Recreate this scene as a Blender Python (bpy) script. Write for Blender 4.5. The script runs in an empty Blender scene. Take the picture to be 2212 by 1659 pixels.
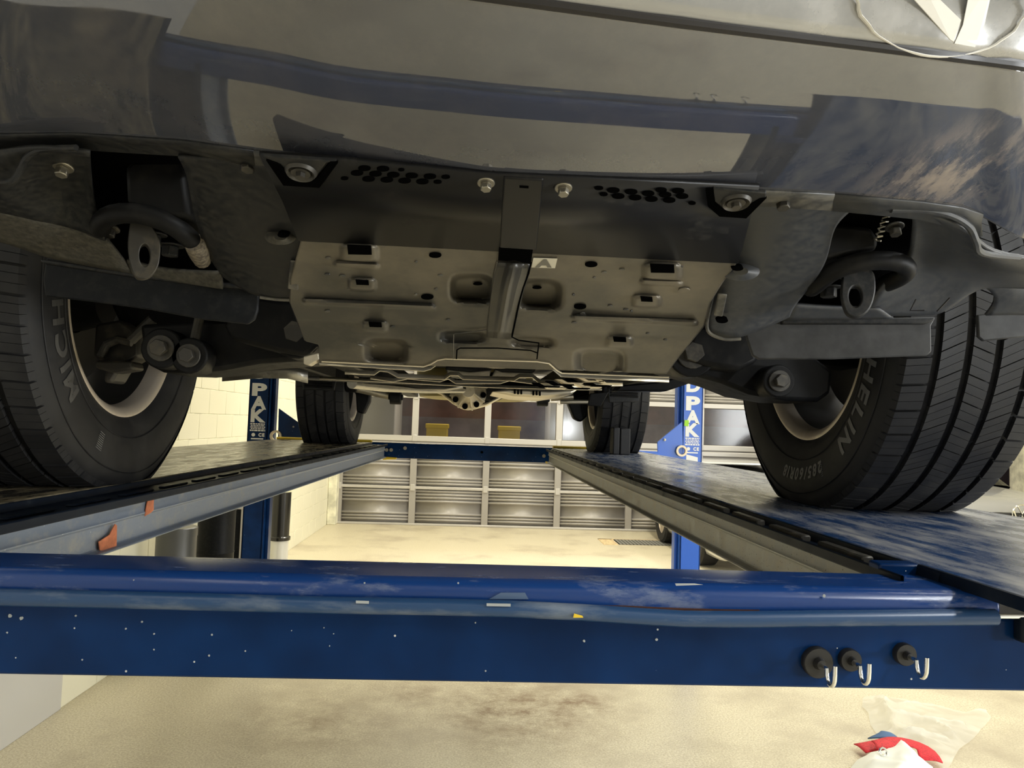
import bpy, bmesh, math, random
from mathutils import Vector, Matrix, noise
random.seed(7)
S = bpy.context.scene
C = S.collection
V = Vector

# ------------------------------------------------------------------ camera
F = 1600.0                      # focal length in pixels of a 2212 x 1659 frame
ZC = 1.60                       # camera height over the floor
PSI, THE, RHO = math.atan(80.0/F), math.atan(87.0/F), 0.034
fwd = V((math.sin(PSI)*math.cos(THE), math.cos(PSI)*math.cos(THE), math.sin(THE)))
rt0 = V((math.cos(PSI), -math.sin(PSI), 0)); up0 = rt0.cross(fwd)
RT = rt0*math.cos(RHO) + up0*math.sin(RHO)
UP = up0*math.cos(RHO) - rt0*math.sin(RHO)
CO = V((0, 0, ZC))
cd = bpy.data.cameras.new('camera'); cam = bpy.data.objects.new('camera', cd); C.objects.link(cam)
cd.sensor_width = 36; cd.lens = F/2212*36; cd.clip_start = .02; cd.clip_end = 100
cam.matrix_world = Matrix(((RT.x, UP.x, -fwd.x, CO.x), (RT.y, UP.y, -fwd.y, CO.y), (RT.z, UP.z, -fwd.z, CO.z), (0, 0, 0, 1)))
S.camera = cam

# ------------------------------------------------------------------ world, lights, exposure
w = bpy.data.worlds.new('night'); S.world = w; w.use_nodes = True
w.node_tree.nodes['Background'].inputs[0].default_value = (.30, .32, .36, 1)
w.node_tree.nodes['Background'].inputs[1].default_value = .10
S.view_settings.view_transform = 'Standard'; S.view_settings.look = 'None'
S.view_settings.exposure = 0.0; S.view_settings.gamma = 1.0; S.view_settings.use_curve_mapping = False

def area(x, y, z, sx, sy, power, col, rot=(0, 0, 0)):
    l = bpy.data.lights.new('ceiling_or_added_lamp', 'AREA'); l.shape = 'RECTANGLE'; l.size = sx; l.size_y = sy
    l.energy = power; l.color = col
    o = bpy.data.objects.new('ceiling_or_added_lamp', l); C.objects.link(o); o.location = (x, y, z); o.rotation_euler = rot
WARM = (1.0, .945, .80); COOL = (.93, .97, 1.0)
for x in (-.6, 2.4, 5.6):                      # tube rows over the far half of the bay
    for y in (6.6, 9.6):
        area(x, y, 4.45, .35, 2.4, 76, WARM)
for x, y, p in ((3.8, 2.2, 42), (3.0, -1.4, 170), (6.5, 1.0, 70), (-1.35, -.8, 8)):
    area(x, y, 4.45, .35, 2.4, p, COOL if x > 0 else WARM)
area(8.6, .2, 1.75, 2.3, 5.0, 330, (.95, .97, 1.0), (0, math.radians(90), 0))     # unseen cool light added at the right; brightens fascia and right shields
area(3.0, -.6, 1.53, .3, .3, 45, COOL, V((-.88, .46, .10)).to_track_quat('-Z', 'Y').to_euler())      # unseen low lamp added at the right for the fascia and shields
area(1.5, 15.2, 3.6, 6, .4, 130, (1, .9, .8), (math.radians(-50), 0, 0))      # lamp added outside so the backdrop behind the panes shows

# ------------------------------------------------------------------ pixel helpers (measuring the photo)
def ray(px, py): return fwd + RT*((px-1106)/F) + UP*((829.5-py)/F)
def PY(px, py, Y): d = ray(px, py); return CO + d*(Y/d.y)
def PX(px, py, X): d = ray(px, py); return CO + d*(X/d.x)
def PZ(px, py, z): d = ray(px, py); return CO + d*((z-ZC)/d.z)
def PL(px, py, Y0, z0, s):      # plane z = ZC+z0+s*(Y-Y0)
    d = ray(px, py); return CO + d*((z0 - s*Y0)/(d.z - s*d.y))

# ------------------------------------------------------------------ mesh builder
def cr(P, n=5):                  # Catmull-Rom smoothing of a path
    P = [V(p) for p in P]; out = []
    for i in range(len(P)-1):
        a, b, c, d = P[max(i-1, 0)], P[i], P[i+1], P[min(i+2, len(P)-1)]
        for k in range(n):
            t = k/n; out.append(.5*((2*b) + (c-a)*t + (2*a-5*b+4*c-d)*t*t + (3*b-a-3*c+d)*t*t*t))
    return out + [P[-1]]
class MB:
    def __init__(self): self.v = []; self.f = []
    def add(self, vs, fs):
        b = len(self.v); self.v += [tuple(q) for q in vs]; self.f += [tuple(i+b for i in q) for q in fs]; return self
    def box(self, c, s, m=None):
        hx, hy, hz = s[0]/2, s[1]/2, s[2]/2
        vs = [V((a*hx, b*hy, d*hz)) for d in (-1, 1) for b in (-1, 1) for a in (-1, 1)]
        if m is not None: vs = [m @ q for q in vs]
        c = V(c)
        return self.add([q+c for q in vs], [(0, 2, 3, 1), (4, 5, 7, 6), (0, 1, 5, 4), (2, 6, 7, 3), (0, 4, 6, 2), (1, 3, 7, 5)])
    def bx(self, x0, x1, y0, y1, z0, z1): return self.box(((x0+x1)/2, (y0+y1)/2, (z0+z1)/2), (abs(x1-x0), abs(y1-y0), abs(z1-z0)))
    def prism(self, pts, ext):
        n = len(pts); pts = [V(p) for p in pts]; ext = V(ext)
        return self.add(pts + [p+ext for p in pts], [tuple(range(n))[::-1], tuple(range(n, 2*n))] + [(i, (i+1) % n, n+(i+1) % n, n+i) for i in range(n)])
    def tube(self, path, r, seg=10, closed=False, caps=True, flat=1.0):
        path = [V(p) for p in path]; n = len(path); vs = []; fs = []
        rr = r if isinstance(r, (list, tuple)) else [r]*n
        t0 = path[1]-path[0]; u = t0.orthogonal().normalized()
        for i in range(n):
            a = path[(i-1) % n] if (closed or i > 0) else path[i]; b = path[(i+1) % n] if (closed or i < n-1) else path[i]
            t = (b-a).normalized(); u = (u - t*u.dot(t))
            u = u.normalized() if u.length > 1e-6 else t.orthogonal().normalized()
            q = t.cross(u)
            for k in range(seg):
                th = 2*math.pi*k/seg; vs.append(path[i] + u*(math.cos(th)*rr[i]) + q*(math.sin(th)*rr[i]*flat))
        for i in range(n if closed else n-1):
            j = (i+1) % n
            for k in range(seg):
                k2 = (k+1) % seg; fs.append((i*seg+k, i*seg+k2, j*seg+k2, j*seg+k))
        if caps and not closed: fs += [tuple(range(seg))[::-1], tuple(range((n-1)*seg, n*seg))]
        return self.add(vs, fs)
    def cyl(self, a, b, r, seg=16, r2=None): return self.tube([a, b], [r, r if r2 is None else r2], seg)
    def lathe(self, prof, o, ax, seg=48, wrap=False):
        o = V(o); ax = V(ax).normalized(); u = ax.orthogonal().normalized(); q = ax.cross(u); vs = []; n = len(prof)
        for k in range(seg):
            th = 2*math.pi*k/seg; d = u*math.cos(th) + q*math.sin(th)
            vs += [o + ax*h + d*r for h, r in prof]
        fs = []
        for k in range(seg):
            k2 = (k+1) % seg
            for i in range(n if wrap else n-1):
                j = (i+1) % n; fs.append((k*n+i, k2*n+i, k2*n+j, k*n+j))
        return self.add(vs, fs)
    def loft(self, rows, closed=False):
        n = len(rows[0]); b = []
        for r_ in rows: b += r_
        fs = []
        for i in range(len(rows)-1):
            for k in range(n if closed else n-1):
                k2 = (k+1) % n; fs.append((i*n+k, i*n+k2, (i+1)*n+k2, (i+1)*n+k))
        return self.add(b, fs)
    def bolt(self, p, d, r, h):                # washer, hex head
        p = V(p); d = V(d).normalized()
        self.tube([p, p+d*h*.25], r*1.55, 18); self.tube([p+d*h*.25, p+d*h], r, 6); return self
    def build(self, name, m, parent=None, smooth=35, bevel=0, solid=0, sub=0, bseg=2, off=0):
        me = bpy.data.meshes.new(name); me.from_pydata(self.v, [], self.f); me.validate()
        bm = bmesh.new(); bm.from_mesh(me); bmesh.ops.recalc_face_normals(bm, faces=bm.faces); bm.to_mesh(me); bm.free()
        return link(name, me, m, parent, smooth, bevel, solid, sub, bseg, off)

def link(name, me, m, parent=None, smooth=35, bevel=0, solid=0, sub=0, bseg=2, off=0):
    me.materials.append(m)
    o = bpy.data.objects.new(name, me); C.objects.link(o)
    if smooth:
        me.polygons.foreach_set('use_smooth', [True]*len(me.polygons)); me.set_sharp_from_angle(angle=math.radians(smooth))
    if sub:
        q = o.modifiers.new('sub', 'SUBSURF'); q.levels = sub; q.render_levels = sub; q.boundary_smooth = 'PRESERVE_CORNERS'
    if solid:
        q = o.modifiers.new('solid', 'SOLIDIFY'); q.thickness = solid; q.offset = off
    if bevel:
        q = o.modifiers.new('bevel', 'BEVEL'); q.width = bevel; q.segments = bseg; q.limit_method = 'ANGLE'; q.angle_limit = math.radians(40)
    if parent is not None: par(o, parent)
    return o
def par(o, p):
    o.parent = p; L = p.location.copy(); q = p.parent
    if p.type == 'EMPTY': o.matrix_parent_inverse = Matrix.Translation(-L)
def empty(name, loc):
    o = bpy.data.objects.new(name, None); C.objects.link(o); o.location = loc; o.empty_display_size = .1; return o
def tag(o, label=None, cat=None, group=None, kind=None):
    if label: o['label'] = label
    if cat: o['category'] = cat
    if group: o['group'] = group
    if kind: o['kind'] = kind
    return o

# ------------------------------------------------------------------ materials
def nodes(name):
    m = bpy.data.materials.new(name); m.use_nodes = True; nt = m.node_tree
    return m, nt, nt.nodes['Principled BSDF']
def N(nt, t, **k):
    n = nt.nodes.new(t)
    for a, b in k.items(): setattr(n, a, b)
    return n
def noise_mask(nt, scale, lo, hi, detail=4, rough=.6, stretch=None, src='Object'):
    tc = N(nt, 'ShaderNodeTexCoord'); no = N(nt, 'ShaderNodeTexNoise')
    no.inputs['Scale'].default_value = scale; no.inputs['Detail'].default_value = detail; no.inputs['Roughness'].default_value = rough
    if stretch:
        mp = N(nt, 'ShaderNodeMapping'); mp.inputs['Scale'].default_value = stretch
        nt.links.new(tc.outputs[src], mp.inputs['Vector']); nt.links.new(mp.outputs[0], no.inputs['Vector'])
    else: nt.links.new(tc.outputs[src], no.inputs['Vector'])
    mr = N(nt, 'ShaderNodeMapRange'); mr.inputs[1].default_value = lo; mr.inputs[2].default_value = hi
    nt.links.new(no.outputs['Fac'], mr.inputs[0]); return mr.outputs[0]
def mixc(nt, fac, a, b):
    x = N(nt, 'ShaderNodeMix', data_type='RGBA')
    if fac is not None: nt.links.new(fac, x.inputs[0])
    for sock, val in ((x.inputs[6], a), (x.inputs[7], b)):
        if isinstance(val, tuple): sock.default_value = (*val[:3], 1)
        else: nt.links.new(val, sock)
    return x.outputs[2]
def mat(name, col, rough=.5, metal=0, dust=None, dscale=8, dlo=.5, dhi=.75, stretch=None, fine=0, spec=.5, bump=0, bscale=200, ior=None, chips=None, chlo=.07, chscale=60, alpha=None, coat=0):
    m, nt, b = nodes(name); c = col
    b.inputs['Roughness'].default_value = rough; b.inputs['Metallic'].default_value = metal; b.inputs['Specular IOR Level'].default_value = spec
    if ior: b.inputs['IOR'].default_value = ior
    if coat: b.inputs['Coat Weight'].default_value = coat; b.inputs['Coat Roughness'].default_value = .05
    out = None
    if fine: out = mixc(nt, noise_mask(nt, fine, .35, .65, 3), tuple(x*.72 for x in col), tuple(min(1, x*1.25) for x in col))
    if dust:
        f = noise_mask(nt, dscale, dlo, dhi, 6, .65, stretch); out = mixc(nt, f, out if out is not None else col, dust)
        r = N(nt, 'ShaderNodeMapRange'); nt.links.new(f, r.inputs[0]); r.inputs[3].default_value = rough; r.inputs[4].default_value = min(1, rough+.3)
        nt.links.new(r.outputs[0], b.inputs['Roughness'])
    if chips:
        tc = N(nt, 'ShaderNodeTexCoord'); vo = N(nt, 'ShaderNodeTexVoronoi'); vo.inputs['Scale'].default_value = chscale
        nt.links.new(tc.outputs['Object'], vo.inputs['Vector'])
        lt = N(nt, 'ShaderNodeMath', operation='LESS_THAN'); lt.inputs[1].default_value = chlo; nt.links.new(vo.outputs['Distance'], lt.inputs[0])
        out = mixc(nt, lt.outputs[0], out if out is not None else col, chips)
    if out is not None: nt.links.new(out, b.inputs['Base Color'])
    else: b.inputs['Base Color'].default_value = (*col, 1)
    if bump:
        tc = N(nt, 'ShaderNodeTexCoord'); no = N(nt, 'ShaderNodeTexNoise'); no.inputs['Scale'].default_value = bscale; no.inputs['Detail'].default_value = 3
        nt.links.new(tc.outputs['Object'], no.inputs['Vector'])
        bp = N(nt, 'ShaderNodeBump'); bp.inputs['Strength'].default_value = bump; bp.inputs['Distance'].default_value = .002
        nt.links.new(no.outputs['Fac'], bp.inputs['Height']); nt.links.new(bp.outputs[0], b.inputs['Normal'])
    return m

def floor_mat():
    m, nt, b = nodes('speckled_concrete')
    base = mixc(nt, noise_mask(nt, 100, .34, .66, 4, .8), (.47, .395, .25), (.84, .78, .60))
    base = mixc(nt, noise_mask(nt, 190, .61, .68, 3, .7), base, (.30, .24, .155))
    base = mixc(nt, noise_mask(nt, 1.2, .50, .74, 5, .6), base, (.42, .355, .255))
    geo = N(nt, 'ShaderNodeNewGeometry'); fac = None
    for (px, py, r, k) in ((1120, 1535, .75, .95), (700, 1560, .70, .6), (1245, 1520, .34, 1.0), (900, 1500, .5, .6)):   # oil and rust stains
        d = N(nt, 'ShaderNodeVectorMath', operation='DISTANCE'); d.inputs[1].default_value = PZ(px, py, 0); nt.links.new(geo.outputs['Position'], d.inputs[0])
        mr = N(nt, 'ShaderNodeMapRange'); mr.inputs[1].default_value = r; mr.inputs[2].default_value = r*.1; mr.inputs[4].default_value = k; nt.links.new(d.outputs['Value'], mr.inputs[0])
        if fac is None: fac = mr.outputs[0]
        else:
            mx = N(nt, 'ShaderNodeMath', operation='MAXIMUM'); nt.links.new(fac, mx.inputs[0]); nt.links.new(mr.outputs[0], mx.inputs[1]); fac = mx.outputs[0]
    mu = N(nt, 'ShaderNodeMath', operation='MULTIPLY'); nt.links.new(fac, mu.inputs[0]); nt.links.new(noise_mask(nt, 6, .36, .62, 7, .75), mu.inputs[1])
    base = mixc(nt, mu.outputs[0], base, (.22, .135, .07))
    nt.links.new(base, b.inputs['Base Color'])
    b.inputs['Roughness'].default_value = .40; b.inputs['Specular IOR Level'].default_value = .35
    return m
def fascia_mat():
    m, nt, b = nodes('dark_grey_paint')
    geo = N(nt, 'ShaderNodeNewGeometry')
    cx = PY(2040, 350, .64)
    sub = N(nt, 'ShaderNodeVectorMath', operation='DISTANCE'); sub.inputs[1].default_value = cx; nt.links.new(geo.outputs['Position'], sub.inputs[0])
    near = N(nt, 'ShaderNodeMapRange'); near.inputs[1].default_value = .085; near.inputs[2].default_value = .02; nt.links.new(sub.outputs['Value'], near.inputs[0])
    nm = noise_mask(nt, 55, .42, .58, 6, .7, (1, .35, .35))
    mul = N(nt, 'ShaderNodeMath', operation='MULTIPLY'); nt.links.new(near.outputs[0], mul.inputs[0]); nt.links.new(nm, mul.inputs[1])
    dusty = noise_mask(nt, 14, .45, .75, 6, .7); ds = N(nt, 'ShaderNodeMath', operation='MULTIPLY'); ds.inputs[1].default_value = .10; nt.links.new(dusty, ds.inputs[0])
    mx = N(nt, 'ShaderNodeMath', operation='MAXIMUM'); nt.links.new(mul.outputs[0], mx.inputs[0]); nt.links.new(ds.outputs[0], mx.inputs[1])
    nt.links.new(mixc(nt, mx.outputs[0], (.060, .064, .079), (.30, .25, .22)), b.inputs['Base Color'])
    rr = N(nt, 'ShaderNodeMapRange'); rr.inputs[3].default_value = .02; rr.inputs[4].default_value = .55; nt.links.new(mx.outputs[0], rr.inputs[0]); nt.links.new(rr.outputs[0], b.inputs['Roughness'])
    b.inputs['IOR'].default_value = 2.15
    return m
def glass_mat():
    m, nt, b = nodes('window_glass')
    t = N(nt, 'ShaderNodeBsdfTransparent'); t.inputs[0].default_value = (.92, .93, .93, 1)
    g = N(nt, 'ShaderNodeBsdfGlossy'); g.inputs['Roughness'].default_value = .12
    fr = N(nt, 'ShaderNodeFresnel'); fr.inputs[0].default_value = 1.6
    mx = N(nt, 'ShaderNodeMixShader'); nt.links.new(fr.outputs[0], mx.inputs[0]); nt.links.new(t.outputs[0], mx.inputs[1]); nt.links.new(g.outputs[0], mx.inputs[2])
    nt.links.new(mx.outputs[0], nt.nodes['Material Output'].inputs[0]); return m
def film_mat():
    m, nt, b = nodes('thin_white_film')
    d = N(nt, 'ShaderNodeBsdfPrincipled'); d.inputs['Base Color'].default_value = (.93, .92, .85, 1); d.inputs['Roughness'].default_value = .3
    tr = N(nt, 'ShaderNodeBsdfTranslucent'); tr.inputs[0].default_value = (.93, .92, .85, 1)
    t = N(nt, 'ShaderNodeBsdfTransparent')
    a = N(nt, 'ShaderNodeMixShader'); a.inputs[0].default_value = .35; nt.links.new(d.outputs[0], a.inputs[1]); nt.links.new(tr.outputs[0], a.inputs[2])
    c = N(nt, 'ShaderNodeMixShader'); c.inputs[0].default_value = .5; nt.links.new(a.outputs[0], c.inputs[1]); nt.links.new(t.outputs[0], c.inputs[2])
    nt.links.new(c.outputs[0], nt.nodes['Material Output'].inputs[0]); return m

DUST = (.30, .26, .19)
M = dict(
    floor=floor_mat(),
    wall=mat('cream_wall_paint', (.80, .775, .60), .55, fine=5),
    block=mat('cream_block_paint', (.83, .80, .63), .5, bump=.25, bscale=90),
    ceil=mat('ceiling_white', (.72, .72, .68), .8),
    conc=mat('grey_wall', (.45, .44, .42), .8, fine=3),
    steel=mat('door_steel', (.36, .34, .315), .42, .25),
    rail=mat('door_rail', (.52, .50, .47), .35, .3),
    glass=glass_mat(),
    brickred=mat('outside_red_paint', (.20, .085, .06), .8, fine=2),
    mauve=mat('outside_grey_render', (.20, .15, .15), .8, fine=2),
    yellow=mat('yellow_paint', (.75, .52, .03), .45),
    pale=mat('outside_pale_sheet', (.62, .58, .50), .7),
    blue=mat('blue_enamel', (.003, .023, .090), .22, spec=.14, dust=(.08, .10, .14), dscale=16, dlo=.72, dhi=1.0, stretch=(.35, 1, 1), chips=(.55, .55, .52), chlo=.045, chscale=42, fine=6),
    bluetop=mat('highlit_dusty_enamel', (.008, .042, .175), .20, spec=.5, dust=(.22, .25, .31), dscale=34, dlo=.55, dhi=.80, stretch=(.3, 1, 1)),  # brighter blue and pale streaks put the beam top's highlight into colour, with dirt
    bluelit=mat('lit_blue_enamel', (.018, .115, .56), .3),  # brighter copy of the blue; light on the right post put into colour
    tubeblue=mat('worn_blue_tube', (.018, .055, .135), .3, dust=(.17, .20, .24), dscale=30, dlo=.52, dhi=.75, stretch=(.25, 1, 1)),
    deck=mat('worn_blue_deck', (.016, .05, .14), .20, dust=(.36, .345, .32), dscale=24, dlo=.40, dhi=.74, stretch=(1, .25, 1), chips=(.7, .7, .68), chlo=.06, chscale=130),
    deckdirt=mat('dusty_deck', (.032, .029, .024), .26, dust=(.38, .315, .195), dscale=30, dlo=.44, dhi=.68, stretch=(1, .22, 1), chips=(.02, .018, .016), chlo=.075, chscale=60),
    navy=mat('dark_navy_enamel', (.005, .009, .018), .45, spec=.12, dust=(.022, .028, .036), dscale=20),
    galv=mat('galvanised_rail', (.27, .275, .26), .42, .35, dust=(.40, .37, .30), dscale=26, dlo=.45, dhi=.7, chips=(.05, .045, .038), chlo=.13, chscale=130, bump=.15, bscale=120),
    bluegrey=mat('blue_grey_rail', (.19, .23, .31), .38, .2, dust=(.34, .34, .34), dscale=30, dlo=.5, dhi=.75, bump=.2, bscale=140, chips=(.8, .8, .78), chlo=.03, chscale=40),
    blackpl=mat('black_plastic', (.0080, .0088, .0102), .45, spec=.14, dust=(.030, .029, .026), dscale=60, dlo=.48, dhi=.9, chips=(.09, .085, .07), chlo=.02, chscale=170),
    cover=mat('black_cover_plastic', (.010, .010, .0105), .34, spec=.16, dust=(.05, .047, .040), dscale=20, dlo=.58, dhi=.9, chips=(.11, .10, .085), chlo=.02, chscale=120),
    dustypl=mat('black_shield_plastic', (.0112, .0120, .0132), .42, spec=.22, dust=(.050, .047, .040), dscale=120, dlo=.42, dhi=.9, chips=(.16, .148, .115), chlo=.028, chscale=230),
    lip=mat('dusty_lip', (.030, .030, .028), .45, dust=(.23, .21, .165), dscale=26, dlo=.42, dhi=.82),
    plate=mat('dusty_skid_steel', (.050, .048, .041), .30, .3, dust=(.275, .235, .165), dscale=4.5, dlo=.38, dhi=.88, chips=(.26, .23, .17), chlo=.028, chscale=90),
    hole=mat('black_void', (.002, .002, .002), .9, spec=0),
    dark=mat('dark_chassis', (.0055, .0055, .0055), .5, spec=.15, dust=(.020, .0185, .016), dscale=40, dlo=.5, dhi=.9),
    rubber=mat('tyre_rubber', (.0125, .0125, .0135), .6, spec=.35, dust=(.038, .036, .033), dscale=14, dlo=.45, dhi=.85),
    rubdark=mat('worn_rubber_letters', (.062, .060, .056), .5),
    letter=mat('raised_rubber_letters', (.12, .12, .12), .5),
    rim=mat('bronze_rim', (.62, .54, .44), .38, .5, dust=(.44, .36, .26), dscale=10),
    barrel=mat('rim_barrel', (.035, .033, .03), .4, .4),
    litdusty=mat('lit_dusty_plastic', (.038, .041, .0465), .42, spec=.4, dust=(.085, .084, .080), dscale=110, dlo=.40, dhi=.95, chips=(.20, .195, .18), chlo=.022, chscale=230),  # light on the right shields put into a paler tone, with some dust
    flange=mat('dusty_flange', (.028, .027, .023), .6, spec=.2, dust=(.115, .106, .084), dscale=150, dlo=.30, dhi=.85, chips=(.24, .22, .17), chlo=.05, chscale=260),
    flapr=mat('lit_flap_rubber', (.036, .036, .036), .5, spec=.3, fine=40),  # paler than the left flap; light on the right side put into colour
    strap=mat('satin_strap_steel', (.040, .038, .033), .32, .2, dust=(.11, .10, .08), dscale=14, dlo=.5, dhi=.9),
    iron=mat('raw_iron', (.045, .042, .036), .45, .4, dust=(.11, .095, .07), dscale=40),
    bolt=mat('zinc_bolt', (.30, .28, .23), .35, .8),
    beige=mat('underbody_beige', (.80, .72, .55), .36, .9, dust=(.60, .52, .38), dscale=20, dlo=.5, dhi=.9),
    foil=mat('heat_foil', (.36, .34, .29), .32, .85, bump=.8, bscale=45),
    alu=mat('cast_aluminium', (.62, .56, .43), .42, .5, dust=(.42, .36, .26), dscale=20),
    spare=mat('yellow_lit_rubber', (.40, .33, .13), .6),  # yellow light falling on the spare tyre put into its colour
    white=mat('white_print', (.82, .82, .78), .5),
    sticker=mat('cream_sticker', (.62, .58, .46), .6),
    chip=mat('bare_metal_chip', (.36, .38, .38), .5),
    ink=mat('grey_ink', (.16, .15, .12), .6),
    palemark=mat('pale_mark', (.80, .78, .73), .9),
    panel=mat('light_grey_trim', (.30, .30, .295), .16, .25, dust=(.42, .41, .39), dscale=9, ior=1.9),
    seam=mat('dark_seam', (.012, .010, .010), .4),
    green=mat('lime_tape', (.35, .72, .03), .5),
    rust=mat('rust', (.07, .022, .010), .85, dust=(.06, .02, .01), dscale=60),
    primer=mat('orange_primer', (.50, .155, .075), .6, fine=40),
    chrome=mat('bright_chrome', (.85, .85, .83), .12, 1),
    blackgl=mat('gloss_black', (.008, .008, .008), .15),
    magnet=mat('black_magnet', (.014, .013, .012), .4),
    film=film_mat(),
    cloth=mat('white_cloth', (.86, .86, .78), .8),
    red=mat('red_webbing', (.62, .018, .03), .65, fine=120),
    bluecl=mat('blue_cloth', (.06, .13, .27), .7),
    carwhite=mat('pearl_car_paint', (.62, .62, .60), .2, .1, coat=.6),
    shell=mat('dark_body_paint', (.05, .052, .058), .25, coat=.6),
    cargrey=mat('silver_car_paint', (.42, .42, .42), .25, .4, coat=.6),
    creamlid=mat('cream_lid', (.82, .80, .55), .5),
    greybin=mat('grey_bin', (.07, .07, .066), .35),
    tape=mat('clear_tape', (.10, .15, .24), .15),
)

# ------------------------------------------------------------------ text
def glyph(ch, size, dense=False):
    cu = bpy.data.curves.new('t', 'FONT'); cu.body = ch; cu.size = size; cu.offset = size*(.032 if dense else .05); cu.resolution_u = 4
    o = bpy.data.objects.new('t', cu); C.objects.link(o); bpy.context.view_layer.update()
    me = bpy.data.meshes.new_from_object(o); bpy.data.objects.remove(o); bpy.data.curves.remove(cu)
    vs = [v.co.copy() for v in me.vertices]; fs = [tuple(p.vertices) for p in me.polygons]; bpy.data.meshes.remove(me)
    if not vs: return [], [], size*.3
    if dense:
        bm = bmesh.new(); bv = [bm.verts.new(v) for v in vs]
        for f in fs:
            try: bm.faces.new([bv[i] for i in f])
            except ValueError: pass
        bmesh.ops.triangulate(bm, faces=bm.faces[:])
        for it in range(5):
            es = [e for e in bm.edges if e.calc_length() > size*.16]
            if not es: break
            bmesh.ops.subdivide_edges(bm, edges=es, cuts=1); bmesh.ops.triangulate(bm, faces=bm.faces[:])
        bm.verts.index_update(); vs = [v.co.copy() for v in bm.verts]; fs = [tuple(v.index for v in f.verts) for f in bm.faces]; bm.free()
    x0 = min(v.x for v in vs); x1 = max(v.x for v in vs)
    return [V((v.x-(x0+x1)/2, v.y, 0)) for v in vs], fs, x1-x0

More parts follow.
